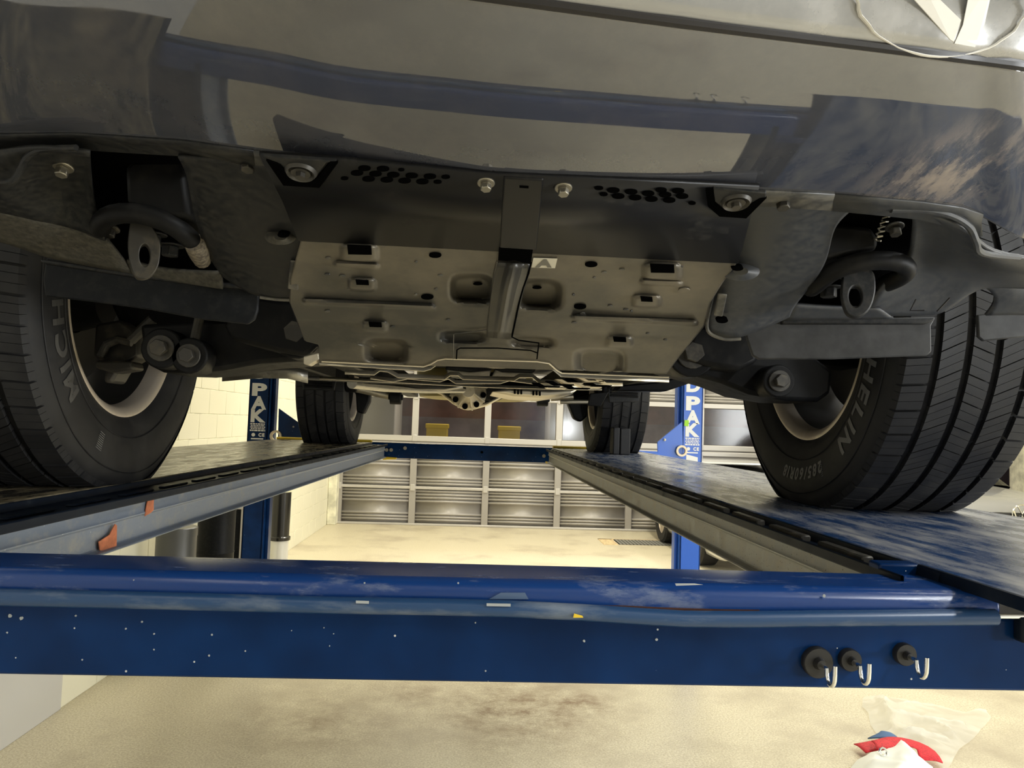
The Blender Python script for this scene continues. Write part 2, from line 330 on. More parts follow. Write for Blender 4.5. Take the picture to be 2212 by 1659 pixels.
# ================================================================== SETTING
def setting():
    fl = MB().bx(-2.4, 9, -4, 11.75, -.1, 0).build('floor', M['floor'], smooth=0); tag(fl, kind='structure')
    fo = MB().bx(-9, 14, 11.75, 22, -.12, -.01).build('floor_outside', M['conc'], smooth=0); tag(fo, kind='structure')
    ce = MB().bx(-2.4, 9, -4, 11.9, 4.5, 4.6).build('ceiling', M['ceil'], smooth=0); tag(ce, kind='structure')
    wl = MB().bx(-2.4, -2.154, -4, 11.9, 0, 4.5).build('wall_left', M['wall'], smooth=0); tag(wl, kind='structure')
    wr = MB().bx(8.9, 9.1, -4, 11.9, 0, 4.5).build('wall_right', M['wall'], smooth=0); tag(wr, kind='structure')
    wf = MB().bx(-2.4, 9, -4.1, -3.95, 0, 4.5).build('wall_front', M['conc'], smooth=0); tag(wf, kind='structure')
    wb = MB().bx(-2.4, 9, 11.72, 11.9, 3.1, 4.5).bx(-2.4, -2.02, 11.6, 11.9, 0, 3.1).build('wall_back', M['wall'], smooth=0); tag(wb, kind='structure')
    # painted blocks of the left wall
    L, H, J = .40, .20, .005
    bm = MB().bx(-.004, 0, J/2, L-J/2, J/2, H-J/2); me = None
    for r in range(11):
        for k in range(23):
            y = 2.75 + k*L + (L/2 if r % 2 else 0) - L/2
            if y+L > 11.6 or y < 4.0: continue
            if me is None:
                o = bm.build('block', M['block'], None, bevel=.003, bseg=1); me = o.data; proto = o
            else:
                o = proto.copy(); C.objects.link(o)
            o.location = (-2.151, y, r*H); o.parent = wl
    sk_ = MB().bx(-2.16, -2.143, -3.9, 4.16, 0, 4.4).build('near_wall_shade', mat('shaded_wall_grey', (.58, .565, .53), .6, bump=.1, bscale=40), smooth=0, bevel=.004); tag(sk_, kind='structure')  # thin grey slab puts the shadow on the near wall into colour
    tr = MB().bx(-2.15, -2.02, 11.35, 11.62, 0, 3.1).build('trim_1', M['wall'], smooth=0, bevel=.01); tag(tr, kind='structure')
    # sectional door
    Y = 11.55; door = empty('door_1', (3.2, Y, 0)); tag(door, kind='structure')
    cols = [-2.02 + 1.12*i for i in range(10)]
    secs = [(0.03, .575), (.585, 1.13), (2.02, 2.55), (2.56, 3.08)]
    protos = {}
    for i in range(9):
        for si, (z0, z1) in enumerate(secs):
            key = si
            if key not in protos:
                h = z1-z0; prof = [(0, .02)]
                t = 0
                for g in (.10, .18, .27, .62, .72, .81, .90):     # pressed ribs
                    prof += [(g*h-.018, .02), (g*h-.008, -.012), (g*h+.012, -.012), (g*h+.022, .02)]
                prof += [(h, .02)]
                b = MB().loft([[V((0, y, z)) for z, y in prof], [V((1.02, y, z)) for z, y in prof]])
                o = b.build('panel', M['steel'], smooth=20, solid=.003); protos[key] = o
            else:
                o = protos[key].copy(); C.objects.link(o)
            o.location = (cols[i]+.05, Y, z0); o.parent = door; o.matrix_parent_inverse = Matrix.Translation(-door.location)
    for i in range(9):
        p = MB().bx(cols[i]+.06, cols[i]+1.06, Y+.01, Y+.016, 1.38, 1.95).build('pane', M['glass'], door, smooth=0)
    for i in range(10):
        x = cols[i]
        MB().bx(x-.05, x+.05, Y-.025, Y+.01, .03, 1.2).build('stile', M['steel'], door, bevel=.004)
        MB().bx(x-.05, x+.05, Y-.025, Y+.02, 1.36, 1.97).build('stile', M['rail'], door, bevel=.004)
        MB().bx(x-.05, x+.05, Y-.025, Y+.01, 2.0, 3.08).build('stile', M['steel'], door, bevel=.004)
        for z in (.58, 1.2, 1.34, 1.99):
            MB().bx(x-.035, x+.035, Y-.045, Y-.02, z-.05, z+.05).build('hinge', M['rail'], door, bevel=.005)
    for z0, z1 in ((0, .035), (.555, .60), (1.10, 1.15), (1.20, 1.27), (1.29, 1.375), (1.955, 2.03), (2.54, 2.57)):
        MB().bx(-2.06, 8.1, Y-.032, Y+.02, z0, z1).build('rail', M['rail'], door, bevel=.008)
    MB().bx(-2.06, 8.1, Y+.0, Y+.012, 1.14, 1.30).build('bottom_rail', M['steel'], door)
    # made-up backdrop behind the panes, giving them their red, yellow and pale patches
    ow = MB().bx(-7, 13, 16.5, 16.7, 1.70, 4).build('wall_outside', M['brickred'], smooth=0); tag(ow, kind='structure')
    ow2 = MB().bx(-7, 13, 16.42, 16.7, 0, 1.70).build('wall_outside_base', M['mauve'], smooth=0); tag(ow2, kind='structure')
    for n, (x, lb) in enumerate(((-.75, 'yellow box outside that gives the second door pane its yellow patch'), (.75, 'yellow box outside that gives the third door pane its yellow patch'))):
        t = empty('yellow_box', (x, 15.6, 0)); tag(t, lb, 'crate', 'yellow backdrop boxes outside')
        MB().bx(x-.22, x+.22, 15.4, 15.8, 0, 1.52).build('body', M['yellow'], t, bevel=.02)
        MB().bx(x-.24, x+.24, 15.38, 15.82, 1.46, 1.56).build('lid', M['yellow'], t, bevel=.02)
    t = empty('pale_haze_block', (-2.3, 15.5, 0)); tag(t, 'pale block added outside for the white haze in the leftmost door pane', 'container')  # pale bulk imitating the whitish haze on the left pane
    MB().bx(-4.2, -1.55, 14.8, 16.2, 0, 2.5).build('body', M['pale'], t, bevel=.03); MB().bx(-4.3, -1.5, 14.75, 16.25, 2.5, 2.6).build('lid', M['pale'], t, bevel=.02)
    t = empty('pale_cabinet', (2.05, 15.7, 0)); tag(t, 'pale upright cabinet in the backdrop right of the yellow boxes', 'cabinet')
    MB().bx(1.55, 2.3, 15.3, 16.1, 0, 2.4).build('body', M['pale'], t, bevel=.03); MB().bx(1.57, 1.9, 15.28, 15.3, .05, 2.35).build('door', M['pale'], t, bevel=.01); MB().bx(1.94, 2.28, 15.28, 15.3, .05, 2.35).build('door', M['pale'], t, bevel=.01)
    # floor drain
    a = PZ(1325, 1166, 0); x0, y0 = a.x, a.y
    t = empty('floor_drain', (x0+.7, y0-.2, 0)); tag(t, 'slotted steel floor drain in the concrete near the shutter door', 'drain')
    MB().bx(x0, x0+2.6, y0-.42, y0, -.03, .004).build('channel', M['hole'], t)
    MB().bx(x0-.22, x0-.02, y0-.46, y0+.04, -.03, .006).bx(x0-.22, x0+2.7, y0, y0+.05, -.03, .006).build('border', mat('drain_edging', (.70, .53, .30), .6, fine=20), t)
    pr = None
    for i in range(52):
        if pr is None: pr = MB().bx(-.019, .019, y0-.42, y0, -.02, .008).build('grate_bar', M['galv'], t, smooth=0); o = pr
        else: o = pr.copy(); C.objects.link(o)
        o.location.x = x0+.03+i*.05
setting()

# ================================================================== LIFT
ZR = ZC-.145                    # deck surface
lift = empty('four_post_lift', (0, 2.8, 0)); tag(lift, 'blue four post car lift with two runways and lettered posts carrying the dark car', 'car lift')
def runway(side):
    if side > 0: xi, xl, xw, xo = .52, .478, .495, 1.06
    else: xi, xl, xw, xo = -.65, -.548, -.565, -1.25
    Y0, Y1 = .66, 4.85
    rw = MB().bx(xi, xo, Y0, Y1, ZR-.012, ZR).build('runway', M['deck'] if side > 0 else M['deckdirt'], lift, bevel=.004)
    def strip(name, prof, m, y0=.80, y1=Y1-.06):
        ps = [[V((x, y0, ZC+z)) for x, z in prof], [V((x, y1, ZC+z)) for x, z in prof]]
        return MB().loft(ps, closed=True).build(name, m, rw, bevel=.002)
    e = -.145
    s = 1 if side > 0 else -1
    strip('edge_face', [(xi-s*.001, e-.001), (xi+s*.02, e-.012), (xi+s*.02, e-.03), (xi-s*.006, e-.024)], M['navy'])
    strip('ledge', [(xi+s*.02, e-.014), (xl, e-.014), (xl, e-.020), (xi+s*.02, e-.020)], M['navy'])
    strip('ledge_lip', [(xl, e-.006), (xl-s*.004, e-.006), (xl-s*.004, e-.021), (xl, e-.021)], M['navy'])
    x = xw
    m = M['galv'] if side > 0 else M['bluegrey']
    # folded channel: upper band, crease, lower band, turned-out bottom flange
    ch = strip('channel_rail', [(x, e-.018), (x-s*.003, e-.020), (x-s*.003, e-.040), (x-s*.007, e-.046), (x, e-.050), (x, e-.088), (x-s*.014, e-.092), (x-s*.014, e-.096), (x+s*.06, e-.096), (x+s*.06, e-.018)], m, .842)
    strip('outer_rail', [(xo, e-.012), (xo-s*.02, e-.012), (xo-s*.02, e-.095), (xo, e-.095)], M['blue'], .85)
    n = 22; pr = None
    for i in range(n):                       # slot bars lying in the ledge
        if pr is None:
            xm = (xi+xl)/2 - s*.004
            pr = MB().bx(xm-.0075, xm+.0075, 0, .122, ZC+e-.014, ZC+e-(.0035 if side > 0 else .0095)).build('slot_bar', M['iron'] if side > 0 else M['navy'], rw, bevel=.002, bseg=1); o = pr
        else:
            o = pr.copy(); C.objects.link(o)
        o.location.y = .905 + i*.172
    if side > 0:
        MB().bx(xl-.004, xi+.03, .842, .868, ZC+e-.022, ZC+e-.001).build('end_stop', M['blue'], rw, bevel=.003)
    MB().bx(xi, xo, 4.78, 4.84, ZR, ZR+.014).build('stop_bar', M['yellow'], rw, bevel=.004)
    MB().bx(xi-s*.0015, xi+s*.004, .661, .84, ZR-.0135, ZR-.0004).build('edge_strip', M['navy'], rw)
    if side < 0:                             # touched-up primer patches
        p0 = V((-.55, 4.7, 0)); rw.matrix_basis = Matrix.Translation(p0) @ Matrix.Rotation(-.0165, 4, 'Z') @ Matrix.Translation(-p0)      # this runway stands a little askew
        def patch(pts, dx):
            q = []
            for px, py in pts:
                d = ray(px, py); k = .0165; x1 = xw+.003+dx      # meet the askew side: x = x1 - k*(4.7 - y)
                q.append(CO + d*((x1-k*4.7)/(d.x-k*d.y)))
            o = MB().prism(q, (.0015, 0, 0)).build('primer_patch', M['primer'], rw)
            o.matrix_parent_inverse = rw.matrix_basis.inverted(); return o
        patch([(318, 1079), (331, 1078), (330, 1102), (325, 1107), (312, 1115), (314, 1100)], .0025)
        patch([(247, 1132), (251, 1135), (250, 1189), (214, 1189), (212, 1170), (235, 1155)], .0025)
runway(1); runway(-1)

def rounded_bar(x0, x1, y0, y1, z0, z1, r, n=6):
    prof = [(y1, z0), (y1, z1)] + [(y0+r-r*math.sin(a*math.pi/2/n), z1-r+r*math.cos(a*math.pi/2/n)) for a in range(n+1)] + [(y0, z0)]
    pts0 = [V((x0, y, z)) for y, z in prof]; pts1 = [V((x1, y, z)) for y, z in prof]; k = len(prof)
    return MB().add(pts0+pts1, [tuple(range(k))[::-1], tuple(range(k, 2*k))] + [(i, (i+1) % k, k+(i+1) % k, k+i) for i in range(k)])
def front_beam():
    zt, zm, zb = ZC-.1575, ZC-.184, ZC-.2575
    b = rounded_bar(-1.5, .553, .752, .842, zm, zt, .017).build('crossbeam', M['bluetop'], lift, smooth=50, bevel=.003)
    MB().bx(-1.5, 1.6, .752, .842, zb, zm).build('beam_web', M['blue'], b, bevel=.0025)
    path = [PY(x, y, .742) for x, y in ((-700, 1276), (0, 1290), (350, 1298), (700, 1307), (950, 1311), (1100, 1315), (1260, 1323), (1380, 1331), (1480, 1337), (1620, 1338), (1800, 1336), (2150, 1333))]
    MB().tube(path, .0082, 16).build('conduit_tube', M['tubeblue'], b)
    MB().tube([PY(2145, 1331, .742), PY(2230, 1331, .742)], .0026, 10).build('cable_rod', M['chrome'], b)
    MB().bx(.565, .62, .738, .752, ZC-.205, ZC-.178).build('cable_guide', M['navy'], b, bevel=.003)
    c = MB()
    for px, py, wx, wy in ((1108, 1287, 26, 7),):
        c.prism([PY(px-wx*2, py+wy, .7515), PY(px-wx, py-wy, .7515), PY(px+wx, py-wy, .7515), PY(px+wx*1.3, py+wy, .7515)], (0, -.0008, 0))
    c.build('tape_scrap', M['tape'], b)
    c = MB(); pts = [PY(x, y, .7512) for x, y in ((1290, 1307), (1350, 1308), (1430, 1312), (1560, 1316), (1640, 1317), (1640, 1326), (1500, 1328), (1400, 1324))]
    c.prism(pts, (0, -.001, 0)).build('rust_streak', M['rust'], b)
    ch = MB()
    for px, py, r in ((22, 1330, 7), (47, 1335, 6), (16, 1366, 3), (164, 1330, 3), (272, 1358, 3), (307, 1343, 3), (333, 1369, 3), (333, 1403, 2.5), (458, 1371, 3.5), (452, 1416, 3), (530, 1406, 3), (630, 1362, 2), (721, 1369, 2), (712, 1395, 2), (990, 1259, 3), (788, 1259, 3), (1027, 1345, 2.5), (1049, 1449, 2.5), (1262, 1384, 4), (1418, 1381, 4), (1780, 1287, 5), (289, 1253, 2), (700, 1356, 2), (178, 1425, 2.5)):
        r *= .75; q = [PY(px+r*math.cos(a)*random.uniform(.7, 1.2), py+r*math.sin(a)*random.uniform(.7, 1.2), .7518) for a in [k*math.pi/3 for k in range(6)]]
        ch.prism(q, (0, -.0006, 0))
    tag(ch.build('paint_chip', M['chip'], b, smooth=0), kind='stuff')
    ch = MB()
    for px, py, wx, wy in ((783, 1300, 14, 3), (1077, 1306, 26, 3)):
        ch.prism([PY(px-wx, py-wy, .7335), PY(px+wx, py-wy+1, .7335), PY(px+wx, py+wy+1, .7335), PY(px-wx, py+wy, .7335)], (0, -.0006, 0))
    tag(ch.build('scratch', M['chip'], b, smooth=0), 'bare scratches on the tube')
    MB().prism([PY(1240, 1325, .7325), PY(1258, 1330, .7325), PY(1260, 1334, .7325), PY(1238, 1334, .7325)], (0, -.0006, 0)).build('yellow_fleck', M['yellow'], b)
    MB().prism([PY(1458, 1260, .7515), PY(1500, 1260, .7515), PY(1518, 1263, .7515), PY(1460, 1265, .7515)], (0, -.0008, 0)).build('bare_scrape', M['chip'], b)
front_beam()
def rear_beam():
    zt, zb = ZR-.002, ZR-.102
    b = rounded_bar(-1.24, 1.06, 4.90, 5.0, zb, zt, .01).build('crossbeam', M['blue'], lift, bevel=.003)
    bo = MB()
    for px, py in ((845, 972), (875, 968), (1175, 985), (835, 972)): bo.tube([PY(px, py, 4.9), PY(px, py, 4.88)], .012, 8)
    bo.build('bolt', M['bolt'], b)
    MB().tube([PY(1041, 977, 4.905), PY(1041, 977, 4.895)], .009, 10).build('hole', M['hole'], b)
    for p in (((828, 986), (858, 988), (856, 992), (828, 993)), ((1178, 996), (1197, 1000), (1195, 1003), (1178, 1000))):
        MB().prism([PY(x, y, 4.85) for x, y in p], (0, -.03, 0)).build('lock_flag', M['yellow'], b, bevel=.003)
rear_beam()
def post(side):
    s = side
    if s > 0: x0, x1 = 1.425, 1.565
    else: x0, x1 = -1.36, -1.495
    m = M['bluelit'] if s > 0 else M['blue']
    xa, xb = min(x0, x1), max(x0, x1)
    Y0 = 5.0
    p = MB().bx(xa, xb, Y0, Y0+.012, 0, 2.5).bx(xa, xa+.012, Y0, Y0+.13, 0, 2.5).bx(xb-.012, xb, Y0, Y0+.13, 0, 2.5).build('post', m, lift, bevel=.004)
    xi = x0; MB().bx(min(xi, xi-s*.022), max(xi, xi-s*.022), Y0+.06, Y0+.13, 0, 2.5).build('post_flange', m, p, bevel=.003)
    MB().bx(xa-.10, xb+.10, Y0-.12, Y0+.25, 0, .018).build('base_plate', m, p, bevel=.004)
    # brand lettering reading down the post
    xm = (xa+xb)/2 - s*.0 ; size = .138; z = ZR - (-.001)
    word = 'BENDPAK'; zs = {}
    # measured letter rows on the post (pixel rows at the post face)
    rows = {'P': (856, 885), 'A': (886, 914), 'K': (914, 942)} if s > 0 else {'P': (828, 854), 'A': (856, 883), 'K': (884, 911)}
    top = {k: (PY(1500 if s > 0 else 570, a, Y0).z, PY(1500 if s > 0 else 570, b_, Y0).z) for k, (a, b_) in rows.items()}
    hz = top['P'][0]-top['P'][1]; pitch = top['P'][0]-top['A'][0]
    top['D'] = (top['P'][0]+pitch*1.32, top['P'][1]+pitch*1.32)
    for i, chh in enumerate('NEB'): top[chh] = (top['D'][0]+pitch*(i+1), top['D'][1]+pitch*(i+1))
    for chh, (zt, zb) in top.items():
        vs, fs, wd = glyph(chh, 1.0); h = max(v.y for v in vs); sx = .098/wd; sz = (zt-zb)/h
        vv = [V((xm + v.x*sx, Y0-.0015, zb+v.y*sz)) for v in vs]
        MB().add(vv, fs).build('lettering', M['white'], p, smooth=0)
    zz = top['K'][1] - .012
    d = MB(); z = zz
    for k, (wd, hh, gap) in enumerate(((.098, .008, .004), (.092, .006, .004), (.098, .006, .004), (.09, .006, .004), (.10, .010, .010))):
        # rows of small print: broken into short words
        x = xm-wd/2
        while x < xm+wd/2-.004:
            ww = random.uniform(.008, .022); ww = min(ww, xm+wd/2-x); d.bx(x, x+ww, Y0-.0016, Y0-.0004, z-hh, z); x += ww+.0035
        z -= hh+gap
    d.tube([V((xm-.026, Y0, z-.014)), V((xm-.026, Y0-.0015, z-.014))], .012, 14)
    vs, fs, wd = glyph('C', .03); d.add([V((xm+.018+v.x, Y0-.0015, z-.024+v.y)) for v in vs], fs)
    vs, fs, wd = glyph('E', .03); d.add([V((xm+.040+v.x, Y0-.0015, z-.024+v.y)) for v in vs], fs)
    z -= .036
    d.bx(xm-.04, xm+.04, Y0-.0016, Y0-.0004, z-.008, z)
    if s > 0: d.prism([V((xm-.04, Y0-.0015, z-.016)), V((xm+.04, Y0-.0015, z-.034)), V((xm+.04, Y0-.0015, z-.075)), V((xm-.04, Y0-.0015, z-.07))], (0, .001, 0))
    tag(d.build('small_print', M['white'], p, smooth=0), kind='stuff')
    # gusset plate with pulley
    if s > 0: pts = ((1474, 911), (1476, 992), (1421, 984), (1420, 955), (1440, 938))
    else: pts = ((602, 882), (648, 915), (655, 955), (600, 955))
    g = MB().prism([PY(a, b_, 4.96) for a, b_ in pts], (0, .012, 0)).build('gusset_plate', m, lift, bevel=.002)
    c = PY(1472, 974, 4.95) if s > 0 else PY(596, 942, 4.95)
    MB().lathe([(-.012, .024), (.012, .024), (.012, .038), (-.012, .038)], c, (0, 1, 0), 24, True).build('pulley', mat('brass_bush', (.62, .52, .36), .4, .5), g)
    bp = PY(1436, 950, 4.95) if s > 0 else PY(634, 922, 4.95)
    MB().bolt(bp, (0, -1, 0), .006 if s > 0 else .004, .010).build('bolt', M['bolt'], g)
    if s > 0:
        MB().prism([PY(1479, 907, 4.995), PY(1488, 908, 4.995), PY(1487, 921, 4.995), PY(1478, 920, 4.995)], (0, -.002, 0)).build('lime_tape', M['green'], p, smooth=0)
post(1); post(-1)
MB().prism([PY(x, y, 4.93) for x, y in ((1350, 971), (1423, 976), (1423, 1000), (1350, 996))], (0, .08, 0)).build('approach_arm', M['bluelit'], lift, bevel=.006)

# ================================================================== CAR
car = empty('car', (0, 3.0, ZR)); tag(car, 'dark grey four wheel drive car seen from below standing on the lift runways', 'car')
ZB = ZC
# ---- front fascia (glossy underside of the bumper)
def interp(tab, x):
    for (a, b), (c, d) in zip(tab, tab[1:]):
        if x <= c: return b + (d-b)*max(0, (x-a))/(c-a) if x >= a else b
    return tab[-1][1]
LIP = [(-500, 330), (-150, 302), (0, 295), (160, 292), (400, 309), (700, 350), (1050, 382), (1300, 397), (1640, 415), (1800, 423), (1990, 440), (2075, 452), (2120, 466), (2175, 500), (2230, 528), (2300, 550), (2600, 600)]
LIPY = [(-500, .86), (0, .735), (400, .677), (700, .655), (1050, .65), (1500, .656), (1990, .683), (2075, .695), (2120, .71), (2175, .732), (2230, .76), (2300, .80), (2600, .95)]
SEAM = [(-500, -190), (0, -150), (500, -70), (1040, 0), (1500, 62), (1900, 110), (2212, 150), (2600, 210)]
def fascia_pt(px, t):           # t 0 at the lip, 1 at the seam
    yl = interp(LIP, px); ys = interp(SEAM, px); p0 = PY(px, yl, interp(LIPY, px))
    py = yl + (ys-yl)*t             # the underside curls up towards its front edge
    return PL(px, py, p0.y, p0.z-ZC, interp(SLO, px) - interp(CRL, px)*t)
SLO = [(-500, -.185), (500, -.175), (1100, -.16), (2600, -.165)]; CRL = [(-500, .167), (2600, .167)]
XS = [-500, -350, -200, -80, 0, 80, 160, 280, 400, 550, 700, 870, 1050, 1180, 1300, 1470, 1640, 1720, 1800, 1900, 1990, 2075, 2120, 2175, 2230, 2300, 2450, 2600]
TS = [0, .04, .15, .3, .45, .6, .75, .9, 1]
fas = MB().loft([[fascia_pt(x, t) for x in XS] for t in TS]).build('bumper_fascia', fascia_mat(), car, smooth=60, sub=2, solid=.003, off=1)
# seam and grille trim above it
sm = [fascia_pt(x, 1.0)+V((0, -.002, .002)) for x in XS[:28]]
MB().tube(sm, .004, 8).build('trim_seam', M['seam'], car)
rows = []
for k, (dy, dz) in enumerate(((0, .002), (-.012, .022), (-.018, .06), (-.012, .11))):
    rows.append([fascia_pt(x, 1.0)+V((0, dy, dz)) for x in XS])
MB().loft(rows).build('grille_trim', M['panel'], car, smooth=60, sub=1, solid=.004, off=-1)
# pale ring and V laid on the trim
def trim_pt(px, py):
    p0 = fascia_pt(px, 1.0); return PL(px, py, p0.y-.007, p0.z-ZC+.012, -1.7)
cx, cy = 2028, -6
ring = []
for k in range(44):
    a = math.radians(-30 + 240*k/43); ring.append(trim_pt(2030+187*math.cos(a)*(1 + .015*math.sin(k*1.7)), -8+136*math.sin(a)) - fwd*.004)
MB().tube(ring, [.0011+.0009*abs(math.sin(k*.33)) for k in range(44)], 6, flat=.5).build('ring_mark', M['palemark'], car)
for nm, q in (('v_mark', [(1935, -30), (1985, -30), (2068, 50), (2052, 96), (2045, 92)]), ('v_mark', [(2092, -40), (2140, -40), (2118, 60), (2098, 108), (2054, 100), (2072, 60)])):
    MB().prism([trim_pt(a, b)-fwd*.004 for a, b in q], (0, -.0006, 0)).build(nm, M['palemark'], car, smooth=0)
# ---- dusty lip under the fascia
def lip_pt(px, d): y = interp(LIP, px); return PY(px, y+d, interp(LIPY, px)+.0012*d)
LX = [-200, -80, 0, 80, 160, 280, 400, 550, 700, 870, 1050, 1180, 1300, 1470, 1640, 1720, 1800, 1900, 1990, 2075, 2120]
LW = [(-200, 26), (0, 30), (400, 26), (700, 28), (1050, 28), (1640, 28), (1990, 32), (2120, 45)]
def lip(xs, m):
    MB().loft([[lip_pt(x, -2) + V((0, -.003, .0)) for x in xs], [lip_pt(x, interp(LW, x)*.25) for x in xs], [lip_pt(x, interp(LW, x)) for x in xs], [lip_pt(x, interp(LW, x)) + V((0, .004, .02)) for x in xs]]).build('lower_lip', M[m], car, smooth=50, solid=.003)
lip(LX[:8], 'dustypl'); lip(LX[7:17], 'lip'); lip(LX[16:], 'litdusty')
# ---- centre splash cover (plane A) and skid plate (plane B)
PA = lambda px, py, e=0: PL(px, py, .67, .214-e, -.20)
YC = .985
def PB(px, py, e=0):             # flat part of the plate, then a steeper tail behind YC
    p = PL(px, py, .80, .188-e, -.33)
    return p if p.y < YC else PL(px, py, YC, .188-.33*(YC-.80)-e, -.52)
NB = V((0, -.313, -.95)); NA = V((0, -.196, -.98))
MB().add([PA(x, y) for x, y in ((560, 330), (720, 340), (1050, 372), (1640, 400), (1620, 470), (1595, 566), (1100, 541), (645, 517), (610, 430))], [tuple(range(9))]).build('splash_cover', M['cover'], car, solid=.004, off=0)
sk = MB()
yb = [(640, 517), (1100, 541), (1600, 566)]
left = [(650, 517), (628, 600), (625, 650), (658, 735), (688, 742), (690, 780)]
right = [(1592, 565), (1560, 610), (1535, 650), (1522, 702), (1470, 765), (1440, 806)]
def sstep(a, b, x): x = max(0, min(1, (x-a)/(b-a))); return x*x*(3-2*x)
BOSS = [(1020, 622, 50, 34, -.017, 3.5), (1164, 634, 53, 35, -.017, 3.5), (1000, 727, 56, 15, -.009, 3), (1150, 738, 52, 14, -.009, 3), (835, 757, 50, 28, -.020, 4), (1295, 780, 56, 29, -.020, 4),
        (776, 545, 42, 19, .006, 5), (782, 613, 31, 13, .005, 5), (810, 704, 28, 11, .005, 5), (1430, 585, 43, 19, .006, 5), (1396, 649, 32, 13, .005, 5), (1338, 737, 29, 11, .005, 5)]
RIBS = [((662, 649), (932, 662), 6, .007), ((1242, 684), (1497, 696), 6, .007), ((730, 569), (810, 574), 7, .006), ((1392, 607), (1465, 612), 7, .006)]
def relief(px, py):
    e = 0
    for cx, cy, rx, ry, h, p in BOSS:
        dx, dy = abs(px-cx)/rx, abs(py-cy-.03*(px-cx))/ry
        if dx < 1.3 and dy < 1.3: e += h*(1-sstep(.70, 1.06, (dx**p+dy**p)**(1/p)))
    for a, b, r, h in RIBS:
        t = max(0, min(1, ((px-a[0])*(b[0]-a[0])+(py-a[1])*(b[1]-a[1]))/((b[0]-a[0])**2+(b[1]-a[1])**2)))
        d = math.hypot(px-a[0]-t*(b[0]-a[0]), 1.6*(py-a[1]-t*(b[1]-a[1])))
        if d < r*1.8: e += h*(1-sstep(.2, 1.6, d/r))
    return e
NXS, NYS = 230, 84
ltab = [(y, x) for x, y in left]; rtab = [(y, x) for x, y in right]
rows = []
for k in range(NYS+1):
    f = k/NYS
    ly = 517+(780-517)*f; ry = 565+(806-565)*f
    lx = interp(ltab, ly); rx = interp(rtab, ry)
    rows.append([PB(lx+(rx-lx)*i_/NXS, ly+(ry-ly)*i_/NXS, relief(lx+(rx-lx)*i_/NXS, ly+(ry-ly)*i_/NXS)) for i_ in range(NXS+1)])
skid = sk.loft(rows).build('skid_plate', M['plate'], car, smooth=80, solid=.003, off=0)
def ell(px, py, rx, ry, fn, e, n=18): return [fn(px+rx*math.cos(2*math.pi*k/n), py+ry*math.sin(2*math.pi*k/n), e) for k in range(n)]
def hole(px, py, rx, ry, fn, parent, nm='bolt_hole', m='hole', e=.0032):
    return MB().prism(ell(px, py, rx, ry, fn, e), (0, 0, .001)).build(nm, M[m], parent, smooth=0)
for px, py in ((940, 552), (923, 642), (1277, 572), (1253, 663)): hole(px, py, 13.5, 5.5, PB, skid)
hole(1478, 628, 13, 5, PB, skid, 'plug', 'plate', .004); 
for px, py in ((1032, 614), (1160, 622)): hole(px, py, 10, 2.6, PB, skid, e=-.013)
def slot(px, py, w, h, ow, oh, sk_=6):
    MB().prism([PB(px-w, py-h-1, .0105), PB(px+w, py-h+1, .0105), PB(px+w+1, py+h*.55+1, .0105), PB(px-w+2, py+h*.55, .0105)], (0, 0, .001)).build('slot_hole', M['hole'], skid, smooth=0)
slot(776, 543, 26, 12, 38, 15); slot(782, 612, 14, 6, 28, 11); slot(810, 703, 14, 6, 24, 9)
slot(1430, 583, 26, 11, 38, 15); slot(1396, 648, 13, 6, 28, 10); slot(1338, 735, 14, 6, 25, 9)
for k in range(26):                       # small pressed flecks left by dimples
    px = random.choice((random.uniform(680, 1000), random.uniform(1220, 1480))); py = random.uniform(545+.03*(px-700), 740)
    MB().prism(ell(px, py, random.uniform(3, 7), random.uniform(1.2, 2.2), PB, .003, 8), (0, 0, .001)).build('dimple', M['lip'], skid, smooth=0)
# centre strap
st = MB().prism([PA(x, y, .004) for x, y in ((1088, 384), (1174, 390), (1159, 541), (1079, 536))], (0, 0, .004)).build('centre_strap', M['cover'], car, bevel=.0015)
MB().prism([PA(x, y, .0045) for x, y in ((1122, 402), (1142, 403), (1142, 407), (1122, 406))], (0, 0, .002)).build('bolt_hole', M['hole'], st, smooth=0)
MB().prism([PB(x, y, .0055) for x, y in ((1078, 537), (1100, 538), (1114, 534), (1128, 539), (1151, 541), (1147, 568), (1128, 567), (1112, 562), (1096, 564), (1076, 563))], (0, 0, .002)).build('access_hole', M['hole'], skid, smooth=0)
rows = []
for (xa, xb, y, h) in ((1075, 1146, 566, .004), (1070, 1142, 590, .008), (1064, 1132, 615, .008), (1060, 1124, 650, .006), (1055, 1114, 690, .006), (1052, 1104, 728, .005)):
    w_ = xb-xa
    rows.append([PB(xa+w_*t, y+4*t, .001+h*g) for t, g in ((0, .4), (.02, .6), (.28, .7), (.36, 1.7), (.5, 2.3), (.64, 1.7), (.72, .7), (.98, .6), (1, .2))])
MB().loft(rows).build('strap_lower', M['strap'], skid, smooth=50, sub=1, solid=.002)
MB().tube([PB(x, y, .006) for x, y in ((1147, 567), (1142, 590), (1130, 622), (1122, 652), (1106, 728), (1120, 735), (1164, 741), (1160, 775))], .0010, 6).build('panel_gap', M['hole'], skid)
MB().tube([PB(x, y, .006) for x, y in ((986, 775), (987, 756), (994, 752), (1075, 752), (1146, 757), (1160, 762))], .0009, 6).build('panel_gap', M['hole'], skid)
MB().tube([PB(x, y, .004) for x, y in ((1074, 566), (1064, 610), (1054, 712), (1030, 716), (985, 720), (980, 722), (979, 780))], .0007, 6).build('panel_edge', M['lip'], skid)
MB().prism([PB(x, y, .0036) for x, y in ((1152, 558), (1204, 559.5), (1199, 579.5), (1148, 578))], (0, 0, .0006)).build('sticker', M['sticker'], skid, smooth=0)
